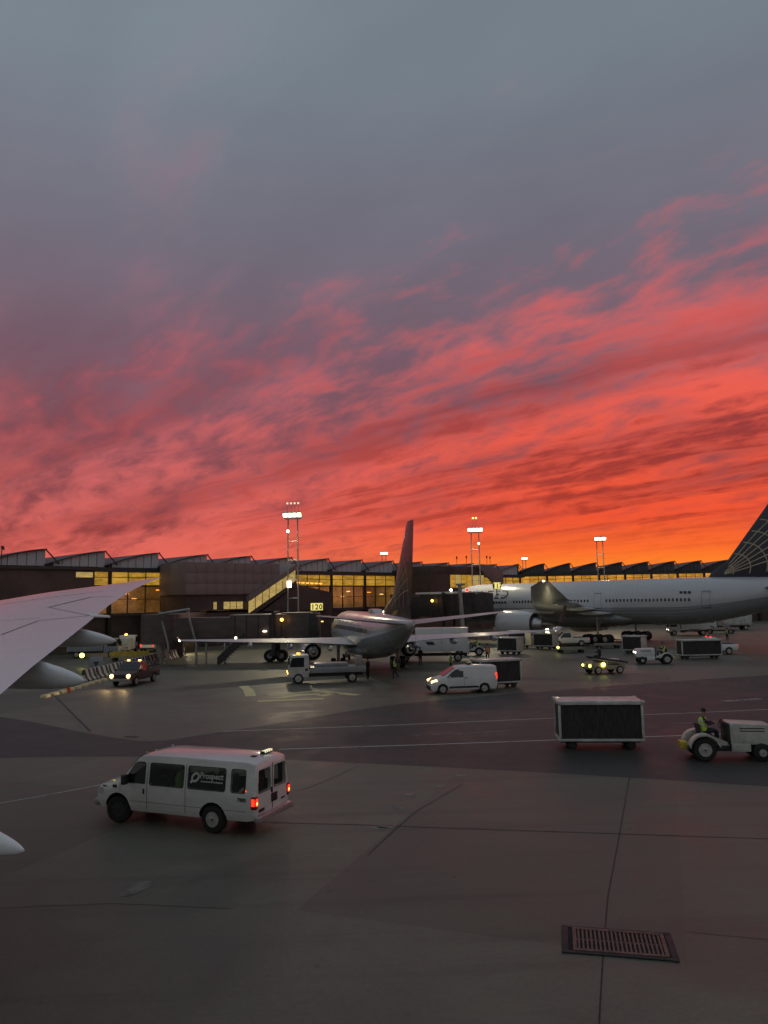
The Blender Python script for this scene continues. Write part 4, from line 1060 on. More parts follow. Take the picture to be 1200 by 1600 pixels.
# ------------------------------------------------------------------ people
def person(name, label, loc, rz, pose='stand', vest='hivis', group=None, scale=1.0, cap=True):
    t = thing(name, label, 'person', loc, rz, group, scale)
    J = {}
    if pose == 'stand':
        J = dict(pel=(0, 0, 0.95), wa=(0.0, 0, 1.10), ch=(0.01, 0, 1.33), nk=(0.01, 0, 1.48), hb=(0.03, 0, 1.57), ht=(0.035, 0, 1.70),
                 hL=(0, 0.10, 0.90), kL=(0.02, 0.11, 0.50), aL=(-0.02, 0.11, 0.09), tL=(0.14, 0.12, 0.045), hR=(0, -0.10, 0.90), kR=(0.03, -0.11, 0.50), aR=(0.0, -0.12, 0.09), tR=(0.16, -0.13, 0.045),
                 sL=(0.0, 0.19, 1.40), eL=(-0.02, 0.25, 1.13), wL=(0.08, 0.24, 0.90), sR=(0.0, -0.19, 1.40), eR=(-0.02, -0.25, 1.13), wR=(0.08, -0.24, 0.90))
    elif pose == 'walk':
        J = dict(pel=(0, 0, 0.93), wa=(0.01, 0, 1.08), ch=(0.03, 0, 1.31), nk=(0.04, 0, 1.46), hb=(0.07, 0, 1.55), ht=(0.08, 0, 1.68),
                 hL=(0, 0.10, 0.88), kL=(0.20, 0.10, 0.52), aL=(0.24, 0.10, 0.09), tL=(0.40, 0.11, 0.05), hR=(0, -0.10, 0.88), kR=(-0.04, -0.10, 0.48), aR=(-0.30, -0.11, 0.15), tR=(-0.19, -0.11, 0.04),
                 sL=(0.02, 0.19, 1.38), eL=(-0.12, 0.24, 1.14), wL=(-0.10, 0.24, 0.90), sR=(0.02, -0.19, 1.38), eR=(0.08, -0.25, 1.12), wR=(0.26, -0.22, 0.98))
    else:  # seated, hands forward on a wheel; z = 0 is the seat top
        J = dict(pel=(0, 0, 0.10), wa=(-0.03, 0, 0.26), ch=(-0.03, 0, 0.50), nk=(0.0, 0, 0.65), hb=(0.03, 0, 0.74), ht=(0.04, 0, 0.87),
                 hL=(0.05, 0.11, 0.09), kL=(0.46, 0.13, 0.12), aL=(0.50, 0.13, -0.30), tL=(0.64, 0.14, -0.35), hR=(0.05, -0.11, 0.09), kR=(0.46, -0.13, 0.12), aR=(0.50, -0.13, -0.30), tR=(0.64, -0.14, -0.35),
                 sL=(-0.02, 0.19, 0.57), eL=(0.14, 0.25, 0.36), wL=(0.38, 0.18, 0.42), sR=(-0.02, -0.19, 0.57), eR=(0.14, -0.25, 0.36), wR=(0.38, -0.18, 0.42))
    rad = dict(pel=0.145, wa=0.135, ch=0.155, nk=0.062, hb=0.082, ht=0.085, hL=0.10, kL=0.068, aL=0.048, tL=0.042, sL=0.072, eL=0.048, wL=0.034)
    rad.update({k[:-1] + 'R': v for k, v in list(rad.items()) if k.endswith('L')})
    names = list(J); idx = {k: i for i, k in enumerate(names)}
    ed = [('pel', 'wa'), ('wa', 'ch'), ('ch', 'nk'), ('nk', 'hb'), ('hb', 'ht')]
    for s in 'LR': ed += [('pel', 'h' + s), ('h' + s, 'k' + s), ('k' + s, 'a' + s), ('a' + s, 't' + s), ('ch', 's' + s), ('s' + s, 'e' + s), ('e' + s, 'w' + s)]
    me = bpy.data.meshes.new('body'); me.from_pydata([J[k] for k in names], [(idx[a], idx[b]) for a, b in ed], [])
    o = link('body', me, None, t)
    md = o.modifiers.new('s', 'SKIN'); me = o.data
    for k in names:
        sv = me.skin_vertices[0].data[idx[k]]; f = rad[k]; sv.radius = (f, f * (0.74 if k in ('ch', 'wa', 'pel') else 1.0)); sv.use_root = (k == 'pel')
    sb = o.modifiers.new('u', 'SUBSURF'); sb.levels = 1; sb.render_levels = 1
    bpy.context.view_layer.update(); evaluated(o); me = o.data
    # hands with five fingers, nose and ears joined into the same mesh
    ex = MB()
    for s, sg in (('L', 1), ('R', -1)):
        w = Vector(J['w' + s]); d = (w - Vector(J['e' + s])).normalized(); sd = Vector((0, 1, 0)) - d * d.y; sd.normalize(); nn = d.cross(sd)
        ex.loft([[w + d * q + sd * a * k * math.cos(u) + nn * 0.016 * k * math.sin(u) for u in [2 * math.pi * i / 8 for i in range(8)]] for q, a, k in ((-0.03, 0.03, 1.0), (0.03, 0.042, 1.0), (0.085, 0.044, 0.95))])
        for i, ln in enumerate((0.068, 0.08, 0.075, 0.058)):
            b = w + d * 0.08 + sd * (0.033 - 0.022 * i); m = b + d * ln * 0.55 + nn * 0.008; e = m + d * ln * 0.3 - nn * (0.035 * (-1 if nn.z > 0 else 1)) * -1
            ex.cyl(b, m, 0.010, 0.009, 6); ex.cyl(m, e, 0.009, 0.007, 6)
        b = w + d * 0.02 + sd * 0.04 * (1 if sg < 0 else -1); m = b + d * 0.04 + sd * 0.03 * (1 if sg < 0 else -1); ex.cyl(b, m, 0.012, 0.010, 6); ex.cyl(m, m + d * 0.03, 0.010, 0.008, 6)
    hb, ht = Vector(J['hb']), Vector(J['ht']); hc = (hb + ht) / 2
    ex.ball(hc + Vector((0.088, 0, -0.01)), (0.022, 0.014, 0.022), 6, 5)
    for sg in (-1, 1): ex.ball(hc + Vector((0, 0.086 * sg, 0)), (0.018, 0.012, 0.028), 6, 5)
    bm = bmesh.new(); bm.from_mesh(me); em_ = ex.mesh('x'); nf0 = len(bm.faces); bm.from_mesh(em_); bm.to_mesh(me); bm.free(); bpy.data.meshes.remove(em_)
    me.materials.clear(); me.materials.append(M['cloth']); me.materials.append(M['skin'])
    for i, p in enumerate(me.polygons):
        p.use_smooth = True
        c = p.center
        if i >= nf0 or c.z > J['nk'][2] + 0.0: p.material_index = 1
    # face: eyes and mouth
    fm = MB()
    for sg in (-1, 1): fm.ball(hc + Vector((0.078, 0.03 * sg, 0.018)), (0.010, 0.012, 0.007), 6, 4)
    fm.bx(hc.x + 0.074, hc.x + 0.086, -0.022, 0.022, hc.z - 0.045, hc.z - 0.038)
    stuff(fm.build('face_features', M['hair'], t))
    hc2 = ht + Vector((-0.012, 0, 0.02)); MB().ball(hc2, (0.10, 0.092, 0.085), 12, 8).build('cap' if cap else 'hair', M['cloth'] if cap else M['hair'], t, smooth=60)
    if vest:
        ch, wa, pel = Vector(J['ch']), Vector(J['wa']), Vector(J['pel'])
        rg = []
        for c, a, b in ((pel + Vector((0, 0, 0.0)), 0.185, 0.150), (wa, 0.178, 0.142), (ch, 0.200, 0.152), (ch + (Vector(J['nk']) - ch) * 0.55, 0.185, 0.125), (ch + (Vector(J['nk']) - ch) * 0.85, 0.11, 0.09)):
            rg.append([c + Vector((b * math.cos(u), a * math.sin(u), 0)) for u in [2 * math.pi * i / 18 for i in range(18)]])
        v = MB().loft(rg, caps=False).build('vest', M[vest], t, smooth=60)
        for zc_ in (0.25, 0.9):
            c = wa.lerp(ch, zc_); MB().loft([[c + Vector((0.158 * math.cos(u), 0.205 * math.sin(u), dz)) for u in [2 * math.pi * i / 18 for i in range(18)]] for dz in (-0.025, 0.025)], caps=False).build('reflective_band', M['printw'], v, smooth=60)
    return t

# ------------------------------------------------------------------ white passenger van in the foreground
def passenger_van():
    pr, pf = G(322, 1301), G(175, 1284)
    d = pf - pr; wb = d.length; rz = math.atan2(d.y, d.x); k = wb / 3.50
    side = Vector((-math.sin(rz), math.cos(rz), 0))                # left of the van
    org = pr - side * 0.86 * k + Vector((0.24, 0, 0))                                    # middle of the rear axle
    t = thing('passenger_van', 'white passenger van with dark lettered windows in the foreground, tail lamps lit', 'van', (org.x, org.y, 0), rz, scale=k)
    xr, xf = -1.45, 4.36                                          # tail and nose from the rear axle
    sec = lambda w, zb, zt, bel, roofw: [(w * 0.93, zb), (w, zb + 0.18), (w, bel), (w * roofw, zt - 0.11), (w * (roofw - 0.035), zt - 0.03), (w * (roofw - 0.22), zt + 0.005), (0.0, zt + 0.03)]
    st = [(xr, sec(0.93, 0.50, 1.95, 1.2, 0.86)), (xr + 0.06, sec(0.985, 0.46, 2.03, 1.2, 0.885)), (xr + 0.30, sec(1.0, 0.42, 2.09, 1.2, 0.90)), (0.8, sec(1.0, 0.40, 2.11, 1.2, 0.905)),
          (2.2, sec(1.0, 0.40, 2.11, 1.2, 0.905)), (2.62, sec(1.0, 0.40, 2.08, 1.2, 0.90)), (2.78, sec(1.0, 0.40, 2.02, 1.2, 0.89))]
    hood = lambda w, zb, zt: [(w * 0.93, zb), (w, zb + 0.18), (w, zt - 0.22), (w * 0.965, zt - 0.09), (w * 0.90, zt - 0.02), (w * 0.6, zt + 0.02), (0.0, zt + 0.035)]
    st += [(3.48, hood(1.0, 0.40, 1.30)), (3.80, hood(0.99, 0.40, 1.20)), (4.20, hood(0.97, 0.42, 1.13)), (4.32, hood(0.95, 0.44, 1.06)), (xf, hood(0.92, 0.48, 0.98))]
    body = MB().loft(sections(st)).build('body', M['vanwhite'], t, smooth=35)
    def wf(x, z):                                                 # half width of the side at height z
        zt = 2.11 if x > xr + 0.2 else 2.03
        if z <= 1.2: return 1.0
        return 1.0 + (0.905 - 1.0) * (z - 1.2) / (zt - 0.11 - 1.2)
    cuts = [arch_cut(0, 0.48, 1, 1.0), arch_cut(0, 0.48, -1, 1.0), arch_cut(3.50, 0.49, 1, 1.0), arch_cut(3.50, 0.49, -1, 1.0)]
    cab = MB().loft(sections([(xr + 0.10, [(0.90, 0.75), (0.94, 1.2), (0.84, 1.93), (0.0, 1.96)]), (2.55, [(0.90, 0.75), (0.95, 1.2), (0.84, 1.97), (0.0, 2.0)])]))
    wins = [('side_window', rrect(1.06, 2.28, 1.23, 1.86, 0.07)), ('side_window', rrect(-0.42, 0.87, 1.23, 1.86, 0.08)), ('side_window', rrect(-1.12, -0.64, 1.23, 1.86, 0.07))]
    cuts.append(cab)
    for _, o in wins: cuts.append(MB().prism(o, -1.2, 1.2))
    rear = [[(y, z) for y, z in rrect(s * 0.44 - 0.34, s * 0.44 + 0.34, 1.20, 1.84, 0.06)] for s in (-1, 1)]
    for o in rear: cuts.append(MB().add([(xr - 0.2, y, z) for y, z in o] + [(xr + 0.25, y, z) for y, z in o], [tuple(range(len(o))), tuple(range(2 * len(o) - 1, len(o) - 1, -1))] + [(i, (i + 1) % len(o), len(o) + (i + 1) % len(o), len(o) + i) for i in range(len(o))]))
    def inside(p):
        c, nn = p.center, p.normal
        if -1.36 < c.x < 2.56 and abs(c.y) < 0.955 and 0.74 < c.z < 2.005:
            if abs(nn.y) > 0.6: return nn.y * c.y < 0
            if abs(nn.x) > 0.9: return (nn.x > 0) == (c.x < 0.5)
            if abs(nn.z) > 0.6: return (nn.z < 0) == (c.z > 1.4)
        return c.z < 0.9 and abs(c.y) < 0.99 and abs(nn.x) + abs(nn.z) > 0.95 and min(abs(c.x), abs(c.x - 3.5)) < 0.5 and abs(nn.y) < 0.1 and c.z > 0.45 or (min((c.x ** 2 + (c.z - 0.41) ** 2), ((c.x - 3.5) ** 2 + (c.z - 0.41) ** 2)) < 0.2 and abs(c.y) < 0.9)
    carve(body, cuts, inner=inside)
    for sd in (1, -1):
        for nm, o in wins:
            g = side_panel(o, wf, sd, 0.001, 0.006).build('side_window', M['vanglass'], t)
        # gaskets round the windows
        for nm, o in wins:
            cx = sum(p[0] for p in o) / len(o); cz = sum(p[1] for p in o) / len(o)
            big_ = [(cx + (x - cx) * 1.03 + 0.012 * (1 if x > cx else -1), cz + (z - cz) * 1.03 + 0.012 * (1 if z > cz else -1)) for x, z in o]
            n = len(o); mb = MB()
            for i in range(n):
                j = (i + 1) % n
                q = [o[i], o[j], big_[j], big_[i]]; mb.add([(x, sd * (wf(x, z) + 0.007), z) for x, z in q], [(0, 1, 2, 3)])
            mb.build('window_gasket', M['dark'], t)
        # front door glass and mirror
        dg = [(2.46, 1.24), (3.30, 1.24), (2.92, 1.80), (2.80, 1.88), (2.52, 1.88), (2.46, 1.82)]
        side_panel(dg, lambda x, z: wf(x, z) if x < 2.8 else wf(x, z) - max(0, (z - 1.3)) * 0.02, sd, 0.008, 0.012).build('door_window', M['glassd'], t)
        mm = MB().box((3.12, sd * 1.14, 1.36), (0.14, 0.20, 0.30)).build('mirror', M['dark'], t, bevel=0.03)
        MB().cyl((3.14, sd * 0.96, 1.28), (3.12, sd * 1.08, 1.30), 0.03, n=6).build('mirror_arm', M['dark'], mm)
        # panel seams, rub strip, handles
        sm = MB()
        for x in (2.38, 0.965):
            for za, zb in ((0.50, 1.2), (1.2, 1.9)):
                sm.add([(x - 0.008, sd * (wf(x, za) + 0.004), za), (x + 0.008, sd * (wf(x, za) + 0.004), za), (x + 0.008, sd * (wf(x, zb) + 0.004), zb), (x - 0.008, sd * (wf(x, zb) + 0.004), zb)], [(0, 1, 2, 3)])
        sm.add([(3.40, sd * 1.004, 0.95), (3.415, sd * 1.004, 0.95), (3.415, sd * 1.004, 1.22), (3.40, sd * 1.004, 1.22)], [(0, 1, 2, 3)])
        sm.add([(xr + 0.3, sd * 1.004, 0.700), (3.0, sd * 1.004, 0.700), (3.0, sd * 1.004, 0.712), (xr + 0.3, sd * 1.004, 0.712)], [(0, 1, 2, 3)])
        stuff(sm.build('panel_seams', M['seam'], t))
        MB().box((2.50, sd * 1.012, 1.02), (0.05, 0.03, 0.16)).build('door_handle', M['dark'], t, bevel=0.01)
        MB().box((3.62, sd * 0.998, 1.10), (0.16, 0.012, 0.09)).build('fender_badge', M['dark'], t, bevel=0.004)
        side_panel(rrect(4.08, 4.30, 0.84, 1.02, 0.04), lambda x, z: 0.965, sd, 0.012, 0.03).build('headlight', M['lens'], t)
        # tail lamp
        tl = MB().box((xr + 0.05, sd * 0.935, 0.96), (0.16, 0.14, 0.36)).build('tail_light', M['redlens'], t, bevel=0.02)
        MB().box((xr - 0.036, sd * 0.935, 0.98), (0.012, 0.095, 0.20)).build('lit_lens', M['L_red'], tl)
        if sd > 0: MB().box((xr + 0.05, sd * 1.008, 0.98), (0.10, 0.012, 0.20)).build('lit_lens', M['L_red'], tl)
        MB().ball((xr - 0.045, sd * 0.935, 0.95), (0.012, 0.042, 0.05), 10, 6).build('lit_bulb', M['L_redhot'], tl, smooth=40)
        wheel(t, 0, sd * 0.86, 0.40, 0.26, rimk=0.56); wheel(t, 3.50, sd * 0.86, 0.40, 0.26, rimk=0.56, steer=R(16), dark=sd > 0)
        MB().ball((xr + 0.30, sd * 0.998, 1.29), (0.02, 0.012, 0.02), 8, 5).build('side_marker', M['L_red'], t)
        # seat row behind the glass
    for o in rear:
        y0 = sum(p[0] for p in o) / len(o)
        pts = [(xr + 0.012 + (0.055 if False else 0.0) + 0.02 * (z - 1.2), y, z) for y, z in o]
        MB().add(pts, [tuple(range(len(o)))]).build('rear_window', M['vanglass'], t)
        n = len(o); mb = MB(); cy = y0; cz = 1.51
        for i in range(n):
            j = (i + 1) % n
            f = lambda p: (cy + (p[0] - cy) * 1.06, cz + (p[1] - cz) * 1.06)
            q = [o[i], o[j], f(o[j]), f(o[i])]; mb.add([(xr - 0.006 + 0.02 * (z - 1.2), y, z) for y, z in q], [(0, 1, 2, 3)])
        mb.build('window_gasket', M['dark'], t)
    wsh = MB().add([(3.42, 0.82, 1.335), (3.42, -0.82, 1.335), (2.82, -0.74, 1.985), (2.82, 0.74, 1.985)], [(0, 1, 2, 3)])
    flat(wsh, lambda p: p + Vector((0.035, 0, 0.03))).build('windshield', M['glassd'], t)
    bumper = MB().bx(xr - 0.16, xr + 0.02, -0.96, 0.96, 0.42, 0.60)
    bumper.build('rear_bumper', M['alu'], t, bevel=0.03)
    MB().bx(xf - 0.12, xf + 0.10, -0.94, 0.94, 0.44, 0.66).build('front_bumper', M['steel'], t, bevel=0.04)
    MB().bx(xf - 0.02, xf + 0.02, -0.60, 0.60, 0.70, 0.98).build('grille', M['dark'], t, bevel=0.01)
    MB().box((xr - 0.012, -0.10, 0.92), (0.02, 0.34, 0.24)).build('number_plate', M['dark'], t, bevel=0.004)
    MB().box((xr - 0.010, 0.62, 0.70), (0.012, 0.30, 0.09)).build('badge', M['dark'], t, bevel=0.004)
    MB().box((xr - 0.010, -0.62, 0.78), (0.012, 0.22, 0.05)).build('badge', M['dark'], t, bevel=0.004)
    MB().bx(xr - 0.008, xr + 0.004, -0.012, 0.012, 0.62, 1.94).build('door_gap', M['seam'], t)
    MB().box((xr - 0.02, 0.06, 1.16), (0.04, 0.06, 0.14)).build('rear_handle', M['dark'], t, bevel=0.008)
    # roof: rear beacon bar and marker lamps
    bc = MB().box((xr + 0.42, -0.36, 2.16), (0.16, 0.5, 0.09)).build('beacon_bar', M['dark'], t, bevel=0.02)
    for i in range(4): MB().box((xr + 0.40, -0.18 - 0.12 * i, 2.185), (0.13, 0.085, 0.06)).build('beacon_lamp', M['L_pale'], bc, bevel=0.015)
    for y in (0.62, 0.2, -0.62): MB().ball((2.68, y, 2.10), (0.05, 0.035, 0.028), 8, 5).build('roof_marker', M['lens'], t, smooth=40)
    MB().box((xr + 0.50, 0.22, 2.125), (0.18, 0.14, 0.03)).build('roof_vent', M['dark'], t, bevel=0.01)
    # seats
    for x in (-0.75, 0.15, 1.05, 1.95):
        s = MB(); s.box((x, 0.30, 0.96), (0.46, 0.95, 0.14)); s.box((x - 0.24, 0.30, 1.22), (0.12, 0.95, 0.55), ry=R(-8)); s.build('bench_seat', M['cloth'], t, bevel=0.03)
    # lettering on the glass and the fleet number
    tx = text_mb('Prospect', 0.235, shear=0.12, spacing=0.98, bold=0.004)
    flat(tx, lambda p: Vector((0.47 - p.x, wf(0, 1.52 + p.y) + 0.010, 1.545 + p.y))).build('window_lettering', M['printw'], t)
    for i in range(9):                                           # a line of print too small to read
        x = 0.42 - i * 0.088; MB().add([(x, wf(0, 1.45) + 0.010, 1.435), (x - 0.06, wf(0, 1.45) + 0.010, 1.435), (x - 0.06, wf(0, 1.48) + 0.010, 1.475), (x, wf(0, 1.48) + 0.010, 1.475)], [(0, 1, 2, 3)]).build('small_print', M['printw'], t)
    lg = MB()                                                    # slanted loop-and-stem emblem
    loop = []
    for i in range(15):
        a = R(205 - 330 * i / 14); loop.append((0.115 * math.cos(a) + 0.04 * math.sin(a), 0.115 * math.sin(a)))
    path = [(-0.16, -0.17), (-0.10, -0.06)] + loop
    P2 = [Vector((x, z, 0)) for x, z in path]
    for i in range(len(P2) - 1):
        a, b = P2[i], P2[i + 1]; dd = (b - a).normalized(); nn = Vector((-dd.y, dd.x, 0)) * 0.034
        lg.add([a + nn, a - nn, b - nn, b + nn], [(0, 1, 2, 3)])
    flat(lg, lambda p: Vector((0.62 - p.x, wf(0, 1.56 + p.y) + 0.010, 1.56 + p.y))).build('window_emblem', M['printw'], t)
    tx = text_mb('7880', 0.15, bold=0.006)
    flat(tx, lambda p: Vector((-0.86 - p.x, 1.006, 0.98 + p.y))).build('fleet_number', M['printd'], t)
    tx = text_mb('7880', 0.08, bold=0.004)
    flat(tx, lambda p: Vector((4.12 - p.x, 0.985, 1.05 + p.y))).build('fleet_number', M['printd'], t)
    # passenger in a green vest on the second bench
    w = t.matrix_basis if False else Matrix.Translation(org) @ Matrix.Rotation(rz, 4, 'Z') @ Matrix.Scale(k, 4)
    q = w @ Vector((1.50, 0.56, 1.03))
    person('person', 'passenger in green safety vest seated inside the white passenger van', q, rz, 'sit', 'hivis', scale=0.92, cap=False)
    return t
passenger_van()

# ------------------------------------------------------------------ generic road vehicles
def road_vehicle(name, label, cat, loc, rz, st, wheels, paint, glassq, lights, width, cut=True, group=None):
    """body lofted from stations; wheels = [(x, r)]; glassq = list of panels; lights = list of (x,y,z,size,mat,name)"""
    t = thing(name, label, cat, loc, rz, group)
    body = MB().loft(sections(st)).build('body', M[paint], t, smooth=38)
    if cut: carve(body, [arch_cut(x, r * 1.16, s, width) for x, r in wheels for s in (-1, 1)])
    for x, r in wheels:
        for s in (-1, 1): wheel(t, x, s * (width - 0.13), r, 0.21)
    for nm, pts in glassq: MB().add(pts, [tuple(range(len(pts)))]).build(nm, M['glassd'], t)
    for nm, c, d, mt in lights: MB().box(c, d).build(nm, M[mt], t, bevel=min(d) * 0.25)
    return t
def sides(nm, pts2, wf):
    out = []
    for s in (1, -1): out.append((nm, [(x, s * (wf(z) + 0.006), z) for x, z in pts2]))
    return out
def carsec(w, zb, belt, zt, k=0.82): return [(w * 0.92, zb), (w, zb + 0.2), (w, belt), (w * k, zt - 0.06), (w * (k - 0.12), zt), (0.0, zt + 0.02)]
def hoodsec(w, zb, zt): return [(w * 0.92, zb), (w, zb + 0.2), (w, zt - 0.14), (w * 0.95, zt - 0.04), (w * 0.8, zt), (0.0, zt + 0.02)]

# compact white cargo van
def compact_van():
    a, b = G(686, 1085), G(757, 1082.6); d = a - b; rz = math.atan2(d.y, d.x)     # nose to the left
    c = (a + b) / 2; org = b + Vector((-d.y, d.x, 0)).normalized() * -0.78
    w = 0.90
    wf = lambda z: w if z < 1.05 else w + (w * 0.84 - w) * (z - 1.05) / 0.71
    st = [(-0.90, carsec(w * 0.96, 0.34, 1.05, 1.76, 0.86)), (-0.82, carsec(w, 0.28, 1.05, 1.82, 0.87)), (0.6, carsec(w, 0.26, 1.05, 1.86, 0.87)), (1.70, carsec(w, 0.26, 1.05, 1.82, 0.85)), (1.95, carsec(w, 0.26, 1.05, 1.74, 0.82)),
          (2.85, hoodsec(w, 0.26, 1.16)), (3.35, hoodsec(w * 0.98, 0.26, 1.02)), (3.62, hoodsec(w * 0.92, 0.28, 0.84)), (3.70, hoodsec(w * 0.82, 0.32, 0.70))]
    t = road_vehicle('cargo_van', 'small white cargo van with headlamps lit, in front of a black cart', 'van', (org.x, org.y, 0), rz, st, [(0, 0.33), (2.9, 0.33)], 'white',
        sides('door_window', [(1.45, 1.10), (2.62, 1.10), (2.28, 1.42), (1.98, 1.62), (1.45, 1.62)], wf) + [('windshield', [(2.84, 0.74, 1.22), (2.84, -0.74, 1.22), (2.00, -0.64, 1.74), (2.00, 0.64, 1.74)])],
        [('rear_lamp', (-0.85, 0.80, 1.12), (0.14, 0.16, 0.44), 'L_red'), ('rear_lamp', (-0.85, -0.80, 1.12), (0.14, 0.16, 0.44), 'redlens')], w)
    for s in (-1, 1):
        MB().box((3.46, s * 0.74, 0.86), (0.42, 0.20, 0.17), ry=R(18), rz=R(-18 * s)).build('headlight', M['L_head'], t, bevel=0.04)
        MB().box((2.42, s * 0.98, 1.12), (0.12, 0.18, 0.16)).build('mirror', M['white'], t, bevel=0.04)
        MB().bx(0.42, 2.46, s * (w + 0.001), s * (w + 0.014), 0.40, 0.52).build('rub_strip', M['dark'], t, bevel=0.004)
        MB().box((1.28, s * (w + 0.008), 1.06), (0.20, 0.02, 0.04)).build('door_handle', M['dark'], t)
        sm = MB()
        for x in (1.40, 0.30): sm.bx(x, x + 0.014, s * (w + 0.0015), s * (w + 0.004), 0.46, 1.04)
        stuff(sm.build('panel_seams', M['seam'], t))
    MB().bx(3.60, 3.76, -0.66, 0.66, 0.26, 0.52).build('front_bumper', M['dark'], t, bevel=0.05)
    MB().bx(-0.98, -0.84, -0.84, 0.84, 0.30, 0.56).build('rear_bumper', M['dark'], t, bevel=0.05)
    for s in (-0.4, 0.4): MB().bx(-0.915, -0.902, s - 0.28, s + 0.28, 1.12, 1.60).build('rear_window', M['glassd'], t)
    MB().box((0.9, 0.0, 1.93), (0.3, 0.5, 0.09)).build('roof_beacon', M['dark'], t, bevel=0.02)
    return t
compact_van()

# ------------------------------------------------------------------ baggage carts
def bag_cart(label, loc, rz, L=3.6, W=1.6, H=2.15, group='baggage carts', curtains=(-1, 1), ends='canvas', frame='cartwhite', bar=True):
    t = thing('baggage_cart', label, 'baggage cart', loc, rz, group)
    zb = 0.46
    MB().bx(-L / 2, L / 2, -W / 2, W / 2, zb - 0.10, zb).build('bed', M[frame], t, bevel=0.02)
    MB().bx(-L / 2 + 0.1, L / 2 - 0.1, -0.35, 0.35, zb - 0.22, zb - 0.101).build('chassis', M['dark'], t)
    rf = MB().bx(-L / 2 - 0.03, L / 2 + 0.03, -W / 2 - 0.03, W / 2 + 0.03, H - 0.16, H).build('roof', M[frame], t, bevel=0.04)
    for sx in (-1, 1):
        for sy in (-1, 1):
            MB().bx(sx * L / 2 - 0.05 * sx - 0.05, sx * L / 2 - 0.05 * sx + 0.05, sy * W / 2 - 0.05 * sy - 0.05, sy * W / 2 - 0.05 * sy + 0.05, zb + 0.001, H - 0.161).build('corner_post', M[frame], t, bevel=0.012)
            o = MB().box((sx * (L / 2 - 0.02), sy * (W / 2 - 0.02), H - 0.06), (0.16, 0.16, 0.16)).build('corner_cap', M['alu'], rf, bevel=0.03)
    for sy in curtains:                                   # hanging curtain with shallow folds
        n = 36; rows = []
        for z in (zb + 0.03, (zb + H) / 2, H - 0.17):
            rows.append([(-L / 2 + 0.11 + (L - 0.22) * i / n, sy * (W / 2 - 0.05 + 0.018 * math.sin(i * 1.9) + 0.012 * math.sin(i * 0.7 + z * 3)), z) for i in range(n + 1)])
        MB().loft(rows, caps=False, closed=False).build('curtain', M['canvas'], t, smooth=60)
    for sx in (-1, 1):
        MB().bx(sx * (L / 2 - 0.08) - 0.02, sx * (L / 2 - 0.08) + 0.02, -W / 2 + 0.1, W / 2 - 0.1, zb + 0.01, H - 0.17).build('end_panel', M[ends], t, bevel=0.008)
    for x in (-L / 2 + 0.55, L / 2 - 0.55):
        for s in (-1, 1): wheel(t, x, s * (W / 2 - 0.22), 0.20, 0.14, dark=True)
    if bar: MB().cyl((-L / 2 + 0.1, 0, 0.42), (-L / 2 - 0.95, 0, 0.40), 0.035, n=8).build('tow_bar', M['steel'], t)
    return t
def face_to(px, py, ang):                                   # where a thing stands and its turn
    p = G(px, py); return (p.x, p.y, 0), R(ang)
mid = G(945, 1173); bag_cart('large baggage cart with white frame and black curtain, behind the near tow tractor', (mid.x, mid.y + 0.85, 0), R(-5), L=3.52, W=1.55, H=2.02, bar=False)
a, b = G(745, 1078), G(812, 1074); mid = (a + b) / 2; d = b - a
bag_cart('black baggage cart with pink-lit roof right behind the small cargo van', (mid.x, mid.y + 0.8, 0), math.atan2(d.y, d.x), L=3.3, W=1.5, H=2.05)
loc, rz = face_to(798, 1022, -38); bag_cart('pale-ended baggage cart under the narrow airliner right wingtip, nearest of a cluster', loc, rz, L=2.6, W=1.6, H=1.95, ends='cartwhite')
loc, rz = face_to(812, 1012, -38); bag_cart('pale baggage cart farther back in the cluster under the wingtip', loc, rz, L=2.6, W=1.6, H=2.2, ends='cartwhite')
loc, rz = face_to(853, 1014, -36); bag_cart('pale-ended baggage cart right of the cluster, beside a white pickup', loc, rz, L=2.7, W=1.6, H=2.0, ends='cartwhite')
loc, rz = face_to(992, 1021, -40); bag_cart('small pale baggage cart parked behind the far white tow tractor', loc, rz, L=2.3, W=1.5, H=2.0, ends='cartwhite')
loc, rz = face_to(1093, 1029, 2); bag_cart('long dark baggage cart at right with a red-lamped pickup behind it', loc, rz, L=4.1, W=1.5, H=1.95, bar=False)

